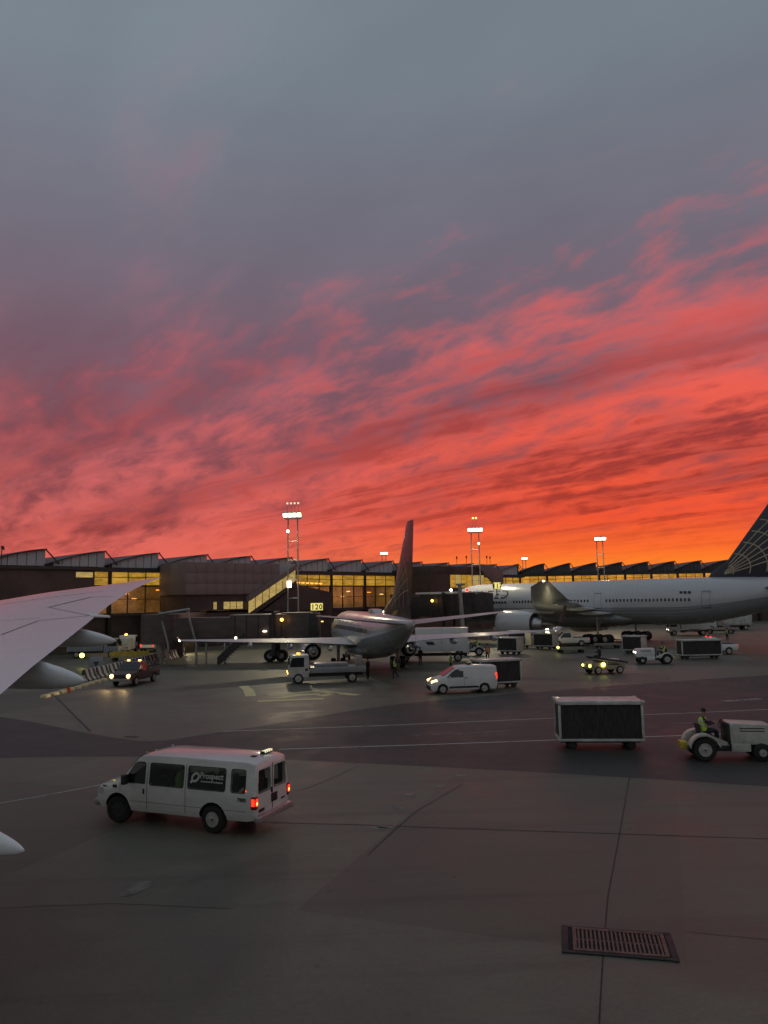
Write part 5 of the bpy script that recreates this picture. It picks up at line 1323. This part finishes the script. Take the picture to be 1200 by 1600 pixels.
# ------------------------------------------------------------------ tow tractors
def tractor(label, loc, rz, scale=1.0, lamp=None, driver=None, paint='cream', group='tow tractors'):
    t = thing('tow_tractor', label, 'tow tractor', loc, rz, group, scale)
    # x = 0 rear axle, nose forward
    MB().bx(-0.55, 2.35, -0.42, 0.42, 0.34, 0.56).build('chassis', M['dark'], t, bevel=0.02)
    hood = MB().prism([(1.02, 0.62), (2.62, 0.62), (2.66, 0.78), (2.62, 1.28), (2.52, 1.36), (1.05, 1.42), (1.0, 1.36)], -0.56, 0.56).build('hood', M[paint], t, bevel=0.04)
    for s in (-1, 1):
        for z in (1.12, 1.22): MB().bx(1.35, 2.25, s * 0.561, s * 0.572, z, z + 0.035).build('hood_louvre', M['dark'], hood)
        MB().bx(1.02, 1.72, s * 0.50, s * 0.60, 0.36, 0.66).build('step_box', M[paint], t, bevel=0.03)
        # rear mudguard arching over the wheel
        arc = [(0.60 * math.cos(R(a)), 0.44 + 0.60 * math.sin(R(a))) for a in range(8, 176, 14)]; arc2 = [(0.53 * math.cos(R(a)), 0.44 + 0.53 * math.sin(R(a))) for a in range(175, 7, -14)]
        MB().prism(arc + arc2, s * 0.40, s * 0.78).build('mudguard', M[paint], t, smooth=40)
        MB().prism([(-0.62, 0.58), (-0.30, 0.90), (0.35, 0.92), (1.0, 0.66), (1.0, 0.50), (0.5, 0.52), (-0.5, 0.50)], s * 0.36, s * 0.40).build('side_panel', M[paint], t)
        wheel(t, 0, s * 0.62, 0.44, 0.26, rimk=0.58); wheel(t, 2.12, s * 0.58, 0.34, 0.2, rimk=0.42)
        MB().cyl((2.655, s * 0.38, 1.05), (2.68, s * 0.38, 1.05), 0.085, n=12).build('headlight', M[lamp] if lamp else M['lens'], hood, smooth=40)
    MB().bx(-0.80, -0.52, -0.30, 0.30, 0.40, 0.66).build('hitch_block', M['yellow'], t, bevel=0.03)
    st_ = MB(); st_.box((0.18, 0, 0.90), (0.46, 0.5, 0.12)); st_.box((-0.08, 0, 1.15), (0.10, 0.48, 0.42), ry=R(-10)); st_.build('seat', M['dark'], t, bevel=0.03)
    MB().bx(0.92, 1.0, -0.5, 0.5, 0.62, 1.40).build('dash_panel', M['dark'], t, bevel=0.02)
    n = 16; ring = [(0.80 + 0.05 * math.cos(2 * math.pi * i / n), 0.18 * math.sin(2 * math.pi * i / n), 1.34 + 0.17 * math.cos(2 * math.pi * i / n)) for i in range(n + 1)]
    MB().tube(ring, 0.016, 6).build('steering_wheel', M['dark'], t)
    MB().cyl((0.80, 0, 1.34), (0.96, 0, 1.15), 0.02, n=6).build('steering_column', M['dark'], t)
    if driver:
        w = Matrix.Translation(loc) @ Matrix.Rotation(rz, 4, 'Z') @ Matrix.Scale(scale, 4)
        person('person', driver, w @ Vector((0.16, 0, 0.965)), rz, 'sit', 'hivis', 'drivers on tow tractors', scale=scale)
    return t
r0 = G(1103, 1190); f0 = G(1182, 1191); d = f0 - r0; rzt = math.atan2(d.y, d.x)
org = r0 + Vector((-d.y, d.x, 0)).normalized() * 0.70
tractor('cream tow tractor with driver at the right edge, pulling a black cart', (org.x, org.y, 0), rzt, 1.0, None, 'tractor driver in yellow-banded dark jacket near the right edge')
loc, rz = face_to(1040, 1037, 174); tractor('white tow tractor facing left ahead of the long dark cart', loc, rz, 1.05, 'L_cool', 'seated driver on the white tractor ahead of the long dark cart', paint='white')
loc, rz = face_to(748, 1024, 178); tractor('pale tow tractor half hidden beneath the narrow airliner wing', loc, rz, 1.05, None, 'seated driver beneath the narrow airliner right wing', paint='white')
# low belt-loader tug with yellow lamps
loc, rz = face_to(950, 1052, 196)
bt = thing('belt_loader', 'beige belt loader with bright yellow headlamps on the open apron', 'belt loader', loc, rz)
MB().prism([(-1.2, 0.38), (1.9, 0.38), (2.0, 0.55), (1.9, 0.95), (0.9, 1.0), (0.8, 0.72), (-1.2, 0.72)], -0.75, 0.75).build('chassis', M['beige'], bt, bevel=0.04)
MB().box((0.3, 0.45, 1.18), (3.6, 0.55, 0.16), ry=R(-9)).build('conveyor', M['dark'], bt, bevel=0.02)
MB().box((0.3, 0.45, 1.06), (3.3, 0.62, 0.10), ry=R(-9)).build('conveyor_frame', M['beige'], bt, bevel=0.02)
MB().box((0.55, -0.35, 1.0), (0.4, 0.45, 0.6)).build('seat', M['dark'], bt, bevel=0.04)
MB().box((-0.6, -0.3, 0.95), (1.0, 0.7, 0.45)).build('engine_box', M['cartwhite'], bt, bevel=0.04)
for s in (-0.58, 0.55): MB().cyl((1.98, s, 0.72), (2.03, s, 0.72), 0.13 if s > 0 else 0.09, n=12).build('headlight', M['L_ylw'], bt, smooth=40)
MB().cyl((0.9, 0.80, 0.80), (0.9, 0.86, 0.80), 0.17, n=12).build('work_lamp', M['L_ylw'], bt, smooth=40)
for x in (-0.7, 1.35):
    for s in (-1, 1): wheel(bt, x, s * 0.68, 0.34, 0.2)
w = Matrix.Translation(loc) @ Matrix.Rotation(rz, 4, 'Z')
person('person', 'driver seated on the beige belt loader with yellow lamps', w @ Vector((0.5, -0.35, 1.32)), rz, 'sit', None)
# flat dolly trains near it
def dolly(label, loc, rz, L=2.6, mt='beige', lamp=None, group='flat dollies'):
    t = thing('flat_dolly', label, 'dolly', loc, rz, group)
    MB().bx(-L / 2, L / 2, -0.75, 0.75, 0.40, 0.52).build('deck', M[mt], t, bevel=0.02)
    for s in (-1, 1): MB().bx(-L / 2, L / 2, s * 0.75 - 0.03, s * 0.75 + 0.03, 0.521, 0.62).build('side_rail', M['steel'], t)
    for x in (-L / 2 + 0.4, L / 2 - 0.4):
        for s in (-1, 1): wheel(t, x, s * 0.6, 0.20, 0.12, dark=True)
    MB().cyl((-L / 2, 0, 0.42), (-L / 2 - 0.8, 0, 0.40), 0.03, n=6).build('tow_bar', M['steel'], t)
    if lamp: MB().ball((-L / 2 - 0.05, -0.55, 0.68), 0.14).build('lamp', M[lamp], t, smooth=40)
    return t
loc, rz = face_to(892, 1020, 4); dolly('flat dolly with a yellow lamp behind the belt loader, left one', loc, rz, 3.2, lamp='L_ylw')
loc, rz = face_to(950, 1013, 2); dolly('empty flat dolly on the apron under the wide airliner wing', loc, rz, 3.0)

# ------------------------------------------------------------------ pickups and cars
def pickup(label, loc, rz, paint='white', tail=False, head=False, group='pickups and cars', cat='pickup', beacon=None, name='pickup_truck', stake=False):
    w = 0.95
    wf = lambda z: w if z < 1.08 else w + (w * 0.80 - w) * (z - 1.08) / 0.68
    st = [(-1.05, hoodsec(w * 0.97, 0.50, 1.10)), (-0.98, hoodsec(w, 0.45, 1.12)), (1.0, hoodsec(w, 0.42, 1.12)), (1.04, carsec(w, 0.42, 1.08, 1.20, 0.96)), (1.22, carsec(w, 0.42, 1.08, 1.80, 0.80)), (2.20, carsec(w, 0.42, 1.08, 1.82, 0.80)),
          (2.95, hoodsec(w, 0.42, 1.18)), (3.75, hoodsec(w * 0.97, 0.42, 1.06)), (4.05, hoodsec(w * 0.92, 0.45, 0.92))]
    t = road_vehicle(name, label, cat, loc, rz, st, [(0, 0.38), (3.1, 0.38)], paint,
        sides('side_window', [(1.30, 1.14), (2.68, 1.14), (2.22, 1.72), (1.34, 1.72)], wf) + [('windshield', [(2.93, 0.78, 1.24), (2.93, -0.78, 1.24), (2.25, -0.66, 1.80), (2.25, 0.66, 1.80)]), ('rear_window', [(1.035, 0.66, 1.24), (1.035, -0.66, 1.24), (1.185, -0.62, 1.74), (1.185, 0.62, 1.74)])],
        [('tail_light', (-1.02, s * 0.84, 0.92), (0.10, 0.14, 0.26), 'L_red' if tail else 'redlens') for s in (-1, 1)], w, group=group)
    for s in (-1, 1):
        MB().cyl((3.95, s * 0.70, 0.84), (4.085, s * 0.70, 0.84), 0.15 if head else 0.12, n=14).build('headlight', M['L_head' if head else 'lens'], t, smooth=40)
        MB().box((2.62, s * 1.05, 1.18), (0.12, 0.2, 0.18)).build('mirror', M['dark'], t, bevel=0.03)
    MB().bx(3.98, 4.16, -0.90, 0.90, 0.45, 0.64).build('front_bumper', M['steel'], t, bevel=0.03)
    MB().bx(4.03, 4.07, -0.52, 0.52, 0.68, 0.96).build('grille', M['dark'], t, bevel=0.01)
    MB().bx(-1.18, -1.03, -0.92, 0.92, 0.48, 0.66).build('rear_bumper', M['steel'], t, bevel=0.03)
    MB().bx(-0.92, 0.95, -0.80, 0.80, 1.143, 1.15).build('bed_liner', M['dark'], t)
    if beacon:
        for s in (-1, 1): MB().box((1.75, s * 0.48, 1.90), (0.14, 0.20, 0.10)).build('roof_lamp', M[beacon], t, bevel=0.03)
    if stake:
        for s in (-1, 1):
            for x in (-0.85, -0.4, 0.05, 0.5, 0.92): MB().bx(x - 0.04, x + 0.04, s * 0.86 - 0.03, s * 0.86 + 0.03, 1.12, 1.78).build('stake_post', M['steel'], t)
            for z in (1.35, 1.72): MB().bx(-0.95, 1.0, s * 0.90 - 0.02, s * 0.90 + 0.02, z - 0.05, z + 0.05).build('stake_rail', M['bridge'], t)
    return t
pa = G(191, 1074); 
pk = pickup('dark pickup with glowing headlamps driving toward the camera beside striped barriers', (pa.x + 0.40, pa.y + 4.1, 0), R(-99), paint='bridge', head=True, beacon='L_amber', stake=True)
for s in (-1, 1):
    ld = bpy.data.lights.new('headlamp_beam', 'SPOT'); ld.energy = 150; ld.color = (1.0, 0.66, 0.28); ld.spot_size = R(60); ld.spot_blend = 0.7; ld.shadow_soft_size = 0.12
    lo = bpy.data.objects.new('headlamp_beam', ld); COL.objects.link(lo); lo.parent = pk; lo.location = (4.2, s * 0.68, 0.86); lo.rotation_euler = (0, R(-82), 0)
loc, rz = face_to(907, 1009, 176); pickup('white pickup with red tail lamp behind the belt loader, under the wide airliner', loc, rz, tail=True)
loc, rz = face_to(1133, 1022, 184); pickup('white pickup with bright red tail lamp at right behind a long dark cart', loc, rz, tail=True, beacon='L_red')
def suv(label, loc, rz, paint='white', tail=True, group='pickups and cars'):
    w = 0.94; wf = lambda z: w if z < 1.02 else w + (w * 0.82 - w) * (z - 1.02) / 0.66
    st = [(-0.98, carsec(w * 0.94, 0.46, 1.02, 1.58, 0.84)), (-0.80, carsec(w, 0.42, 1.02, 1.72, 0.82)), (1.9, carsec(w, 0.42, 1.02, 1.76, 0.81)), (2.75, hoodsec(w, 0.42, 1.12)), (3.55, hoodsec(w * 0.96, 0.42, 0.98)), (3.75, hoodsec(w * 0.9, 0.46, 0.86))]
    t = road_vehicle('sport_utility_car', label, 'car', loc, rz, st, [(0, 0.37), (2.85, 0.37)], paint,
        sides('side_window', [(-0.62, 1.08), (2.45, 1.08), (2.0, 1.64), (-0.55, 1.64)], wf) + [('windshield', [(2.73, 0.76, 1.18), (2.73, -0.76, 1.18), (1.96, -0.66, 1.73), (1.96, 0.66, 1.73)]), ('rear_window', [(-1.0, 0.70, 1.10), (-1.0, -0.70, 1.10), (-0.93, -0.62, 1.52), (-0.93, 0.62, 1.52)])],
        [('tail_light', (-1.0, s * 0.80, 1.0), (0.10, 0.16, 0.34), 'L_red' if tail else 'redlens') for s in (-1, 1)] + [('rear_bumper', (-1.02, 0, 0.54), (0.14, 1.8, 0.2), 'dark')], w, group=group)
    return t
loc, rz = face_to(231, 1019, 98); suv('pale sport utility car seen from behind with red tail lamps, far left', loc, rz)

# ------------------------------------------------------------------ trucks
def box_truck(name, label, loc, rz, L, H, W=2.4, paint='white', cabp='white', group='service trucks', beacon=None, head=None, scissor=False, boxz=1.0, tail=False):
    t = thing(name, label, 'truck', loc, rz, group)
    # x = 0 rear of box, cab at x = L .. L + 1.9
    bxo = MB().bx(0, L, -W / 2, W / 2, boxz, H).build('cargo_box', M[paint], t, bevel=0.04)
    for x in (0.03, L / 2, L - 0.03):
        for s in (-1, 1): MB().bx(x - 0.03, x + 0.03, s * (W / 2) - 0.012, s * (W / 2) + 0.012, boxz + 0.05, H - 0.05).build('box_rib', M['alu'], bxo)
    MB().bx(0.1, L + 1.7, -0.45, 0.45, 0.55, 0.80).build('chassis', M['dark'], t)
    cab = MB().prism([(L + 0.12, 0.55), (L + 1.85, 0.55), (L + 1.90, 1.25), (L + 1.62, 2.20), (L + 1.45, 2.32), (L + 0.12, 2.32)], -1.02, 1.02).build('cab', M[cabp], t, bevel=0.05)
    for s in (-1, 1):
        MB().prism([(L + 0.55, 1.38), (L + 1.74, 1.38), (L + 1.52, 2.14), (L + 0.55, 2.14)], s * 1.023, s * 1.03).build('side_window', M['glassd'], cab)
        MB().box((L + 1.84, s * 0.78, 0.92), (0.10, 0.26, 0.18)).build('headlight', M[head] if head else M['lens'], cab, bevel=0.03)
        MB().box((L + 1.72, s * 1.16, 1.75), (0.10, 0.16, 0.36)).build('mirror', M['dark'], cab, bevel=0.03)
        wheel(t, 1.1, s * (W / 2 - 0.25), 0.42, 0.34); wheel(t, L + 1.05, s * 0.92, 0.42, 0.26)
        MB().box((0.0, s * (W / 2 - 0.2), 0.80), (0.08, 0.2, 0.16)).build('tail_light', M['L_red' if tail else 'redlens'], t)
    MB().add([(L + 1.91, 0.9, 1.30), (L + 1.91, -0.9, 1.30), (L + 1.645, -0.84, 2.18), (L + 1.645, 0.84, 2.18)], [(0, 1, 2, 3)]).build('windshield', M['glassd'], cab)
    MB().bx(L + 1.86, L + 1.98, -1.0, 1.0, 0.45, 0.68).build('front_bumper', M['dark'], cab, bevel=0.03)
    if beacon: MB().box((L + 0.8, 0.3, 2.42), (0.3, 0.3, 0.16)).build('beacon', M[beacon], cab, bevel=0.04)
    if scissor:
        for s in (-1, 1):
            g = MB(); g.box((L * 0.5, s * 0.7, (boxz + 0.8) / 2), (L * 0.9, 0.10, 0.14), ry=R(14)); g.box((L * 0.5, s * 0.7, (boxz + 0.8) / 2), (L * 0.9, 0.08, 0.14), ry=R(-14)); g.build('scissor_arm', M['steel'], t)
    return t
p = G(716, 1034); box_truck('catering_truck', 'white catering box truck beneath the narrow airliner right wing', (p.x + 1.2, p.y + 1.4, 0), R(176), 5.5, 3.45, boxz=1.05)
bt2 = bpy.data.objects['catering_truck']
for x, z in ((1.8, 2.5), (3.9, 1.9), (1.0, 2.75)):
    MB().prism([(x - 0.5, z - 0.16), (x + 0.3, z - 0.16), (x + 0.55, z + 0.16), (x - 0.2, z + 0.16)], 1.215, 1.222).build('side_emblem', M['printd'], bt2)
# white cab-over service truck with a low deck, left of the narrow airliner tail
a = G(463, 1071)
sv = thing('service_truck', 'white cab-over service truck with low grey deck beside the narrow airliner tail', 'truck', (a.x + 5.0, a.y + 2.6, 0), R(189), 'service trucks')
L = 4.2
MB().bx(0, L + 1.6, -0.45, 0.45, 0.5, 0.78).build('chassis', M['dark'], sv)
MB().bx(-0.2, L, -1.0, 1.0, 0.80, 1.28).build('deck', M['acgrey'], sv, bevel=0.04)
MB().bx(1.2, L - 0.3, -0.8, 0.8, 1.281, 1.55).build('tank', M['acgrey'], sv, bevel=0.10)
MB().box((0.3, 0.2, 1.65), (0.5, 0.8, 0.75)).build('lift_basket', M['steel'], sv, bevel=0.02)
cb = MB().prism([(L + 0.12, 0.50), (L + 1.72, 0.50), (L + 1.78, 1.15), (L + 1.55, 2.12), (L + 1.40, 2.22), (L + 0.12, 2.22)], -0.98, 0.98).build('cab', M['cartwhite'], sv, bevel=0.05)
for s in (-1, 1):
    MB().prism([(L + 0.50, 1.32), (L + 1.62, 1.32), (L + 1.44, 2.04), (L + 0.50, 2.04)], s * 0.983, s * 0.99).build('side_window', M['glassd'], cb)
    MB().box((L + 1.74, s * 0.74, 0.86), (0.10, 0.26, 0.18)).build('headlight', M['L_amber'], cb, bevel=0.03)
    MB().bx(L + 0.2, L + 0.42, s * 0.984, s * 0.99, 1.0, 1.2).build('cab_badge', M['dark'], cb)
    wheel(sv, 0.9, s * 0.82, 0.40, 0.32); wheel(sv, L + 0.95, s * 0.86, 0.42, 0.26)
    MB().box((L + 1.66, s * 1.10, 1.7), (0.10, 0.14, 0.34)).build('mirror', M['dark'], cb, bevel=0.03)
MB().add([(L + 1.79, 0.86, 1.20), (L + 1.79, -0.86, 1.20), (L + 1.575, -0.80, 2.10), (L + 1.575, 0.80, 2.10)], [(0, 1, 2, 3)]).build('windshield', M['glassd'], cb)
MB().box((L + 0.9, 0.1, 2.30), (0.30, 0.7, 0.14)).build('beacon_bar', M['L_orange'], cb, bevel=0.04)
# far trucks under the tail of the wide airliner and by the terminal
for px, py, ang, L_, H_, bz, pt, lb in ((1108, 992, 170, 4.4, 3.6, 1.3, 'white', 'white high-lift truck under the wide airliner tail, with lamp'), (1172, 984, 176, 6.0, 3.0, 1.0, 'cartwhite', 'pale box truck at the right edge behind the wide airliner tail'),
                                      (1015, 974, 2, 4.5, 2.8, 1.0, 'beige', 'beige box truck seen below the wide airliner belly'), (1065, 976, 178, 4.0, 3.0, 1.0, 'cartwhite', 'small pale truck below the wide airliner rear belly')):
    p = G(px, py); box_truck('service_truck', lb, (p.x, p.y, 0), R(ang), L_, H_, paint=pt, beacon='L_ylw' if px == 1108 else None, head='L_cool' if px in (1108, 1065) else None, scissor=px == 1108)
p = G(190, 1022); box_truck('step_van', 'small boxy cream truck with amber beacon near the terminal, left', (p.x, p.y, 0), R(94), 2.4, 2.0, W=1.7, paint='cartwhite', boxz=0.5, beacon='L_amber')
p = G(258, 1013); box_truck('service_truck', 'grey box truck parked against the dark terminal base at left', (p.x, p.y + 1, 0), R(100), 3.0, 2.6, W=2.0, paint='beige', boxz=0.7)
p = G(142, 1010); box_truck('service_truck', 'beige truck standing under the terminal beyond the upper fairing', (p.x, p.y + 2, 0), R(20), 4.0, 2.7, W=2.1, paint='beige', cabp='beige', boxz=0.8, beacon='L_amber')
p = G(98, 1030); box_truck('service_truck', 'grey truck half hidden by the near wing edge', (p.x, p.y + 2, 0), R(5), 4.2, 2.4, W=2.1, paint='acgrey', cabp='acgrey', boxz=0.8)
loc, rz = face_to(205, 1032, 4); dolly('long yellow flat dolly behind the dark pickup', loc, rz, 4.4, 'yellow')
yd = bpy.data.objects.get('flat_dolly.002') or [o for o in bpy.data.objects if o.get('label', '').startswith('long yellow')][0]
MB().bx(-2.2, 2.2, -0.76, -0.70, 0.521, 1.1).build('side_board', M['yellow'], yd)
# distant stairs truck by the tail
p = G(1140, 990)
ss = thing('passenger_stairs', 'mobile passenger stairs leaning up at the wide airliner tail', 'stairs', (p.x, p.y, 0), R(150))
g = MB()
for i in range(14): g.box((i * 0.30, 0, 0.7 + i * 0.22), (0.32, 1.2, 0.05))
g.build('treads', M['steel'], ss)
for s in (-1, 1): MB().box((2.0, s * 0.66, 2.35), (5.4, 0.06, 0.5), ry=R(-36.2)).build('side_rail', M['alu'], ss)
MB().bx(-0.8, 3.4, -0.8, 0.8, 0.45, 0.65).build('chassis', M['dark'], ss, bevel=0.03)
for x in (-0.3, 2.9):
    for s in (-1, 1): wheel(ss, x, s * 0.72, 0.36, 0.22)
MB().cyl((3.4, 0, 0.6), (3.9, 0, 3.4), 0.08, n=8).build('prop', M['steel'], ss)

# ------------------------------------------------------------------ barriers, signs, cones
bar_m = bpy.data.materials.new('striped_barrier'); bar_m.use_nodes = True
_nt = bar_m.node_tree; _b = _nt.nodes['Principled BSDF']; _tc = _nt.nodes.new('ShaderNodeTexCoord')
_x, _y, _z = xyz(_nt, E(_nt, _tc.outputs['Object']))
_s = ((_x + _z * 0.62) * 0.9).frac().gt(0.5); _n = noise(_nt, E(_nt, _tc.outputs['Object']), 3.0, 4)
_nt.links.new(mixc(_nt, _s * (_n * 0.4 + 0.75), (0.035, 0.032, 0.030), (0.58, 0.57, 0.53)).k, _b.inputs['Base Color']); _b.inputs['Roughness'].default_value = 0.65
barme = MB().prism([(-0.30, 0.0), (0.30, 0.0), (0.30, 0.10), (0.16, 0.34), (0.09, 1.0), (-0.09, 1.0), (-0.16, 0.34), (-0.30, 0.10)], -1.46, 1.46)
barme = flat(barme, lambda p: Vector((p.y, p.x, p.z))).mesh('striped_barrier', bevel=0.02)
A0, A1 = G(128, 1066), G(287, 1024); nbar = 11; dv = (A1 - A0)
ordn = ['nearest', 'second', 'third', 'fourth', 'fifth', 'sixth', 'seventh', 'eighth', 'ninth', 'tenth', 'farthest']
for i in range(nbar):
    c = A0 + dv * ((i + 0.5) / nbar)
    o = link('striped_barrier', barme, bar_m, None, (c.x, c.y, 0), math.atan2(dv.y, dv.x) + R(random.uniform(-2.5, 2.5)))
    tag(o, f'black and white striped barrier, {ordn[i]} in the row leading away at left', 'barrier', 'striped barriers in a row')
    if dv.length / nbar < 2.95: o.scale = (dv.length / nbar / 3.02, 1, 1)
B0, B1 = G(64, 1092), G(166, 1063)
kerb = MB().prism([(-0.24, 0), (0.24, 0), (0.17, 0.22), (-0.17, 0.22)], -0.42, 0.42); kerb = flat(kerb, lambda p: Vector((p.y, p.x, p.z))).mesh('kerb_block', bevel=0.02)
m_kerb = pm('pale_yellow_kerb_paint', (0.72, 0.62, 0.34), 0.5, var=0.2, scale=4)
nk = 9
for i in range(nk):
    c = B0 + (B1 - B0) * ((i + 0.5) / nk)
    o = link('kerb_block', kerb, m_kerb, None, (c.x, c.y, 0), math.atan2((B1 - B0).y, (B1 - B0).x) + R(random.uniform(-4, 4)))
    tag(o, f'pale yellow kerb block in front of the barriers, number {["one","two","three","four","five","six","seven","eight","nine"][i]} counted from the left', 'kerb block', 'pale kerb blocks')
p = G(107, 1081); cn = thing('traffic_cone', 'orange traffic cone beside the pale kerb blocks', 'cone', (p.x, p.y, 0))
MB().cyl((0, 0, 0.04), (0, 0, 0.72), 0.17, 0.04, 14).build('cone_body', M['coneo'], cn, smooth=40)
MB().bx(-0.2, 0.2, -0.2, 0.2, 0, 0.04).build('base', M['coneo'], cn, bevel=0.01)
MB().cyl((0, 0, 0.42), (0, 0, 0.54), 0.105, 0.083, 14).build('band', M['printw'], cn, smooth=40)
p = G(150, 1051); cbx = thing('notice_board', 'grey upright notice board behind the striped barriers at left', 'board', (p.x, p.y, 0), R(8))
MB().bx(-0.62, 0.62, -0.04, 0.04, 0.25, 1.5).build('panel', M['acgrey'], cbx, bevel=0.02)
for s in (-0.5, 0.5): MB().bx(s - 0.03, s + 0.03, -0.30, 0.30, 0, 0.24).build('foot', M['steel'], cbx)
MB().prism([(-0.3, 1.05), (0.3, 1.05), (0.1, 0.7), (0.0, 0.62), (-0.1, 0.7)], -0.046, -0.042).build('emblem', M['seam'], cbx)
# lamps under the terminal eaves at ground level, left; first post is added in place of the airliner's wingtip light
for px, py, Y, mt, lb in ((283, 1003, 100, 'L_flood', 'added bright lamp on a short post in place of the narrow airliner wingtip light'), (128, 1024, 82, 'L_ylw', 'small greenish lamp on a post beneath the near wing'), (855, 985, 100, 'L_flood', 'bright work lamp on a post near the wide airliner engine')):
    p = AT(px, py, Y); t = thing('lamp_post', lb, 'lamp', (p.x, p.y, 0), 0, 'low work lamps')
    MB().cyl((0, 0, 0), (0, 0, p.z - 0.1), 0.05, n=8).build('post', M['steel'], t)
    MB().ball((0, 0, p.z), (0.26, 0.2, 0.24)).build('lamp_head', M[mt], t, smooth=40)
    if mt == 'L_flood':
        ld = bpy.data.lights.new('work_light', 'POINT'); ld.energy = 500 if px < 600 else 60; ld.color = (1.0, 0.84, 0.45); ld.shadow_soft_size = 0.25
        lo = bpy.data.objects.new('work_light', ld); COL.objects.link(lo); lo.parent = t; lo.location = (0, -0.4, p.z + 0.1)

# ------------------------------------------------------------------ people on the apron
def stand(px, py, ang, pose, vest, label):
    p = G(px, py); person('person', label, p, R(ang), pose, vest, 'apron workers')
stand(618, 1060, 200, 'walk', 'hivis', 'worker in bright yellow vest walking behind the narrow airliner tail')
stand(575, 1062, 150, 'stand', None, 'worker in dark clothes standing under the narrow airliner tail')
stand(762, 1034, 90, 'stand', 'orangev', 'worker in orange vest near the pale tow tractor')
stand(657, 1040, 120, 'stand', None, 'dark-clothed worker beside the catering truck front')
stand(1137, 1001, 200, 'stand', 'hivis', 'distant worker in yellow vest near the wide airliner tail')
p = G(705, 1052); person('person', 'worker in yellow vest half hidden behind the small cargo van', p, R(180), 'stand', 'hivis', 'apron workers')
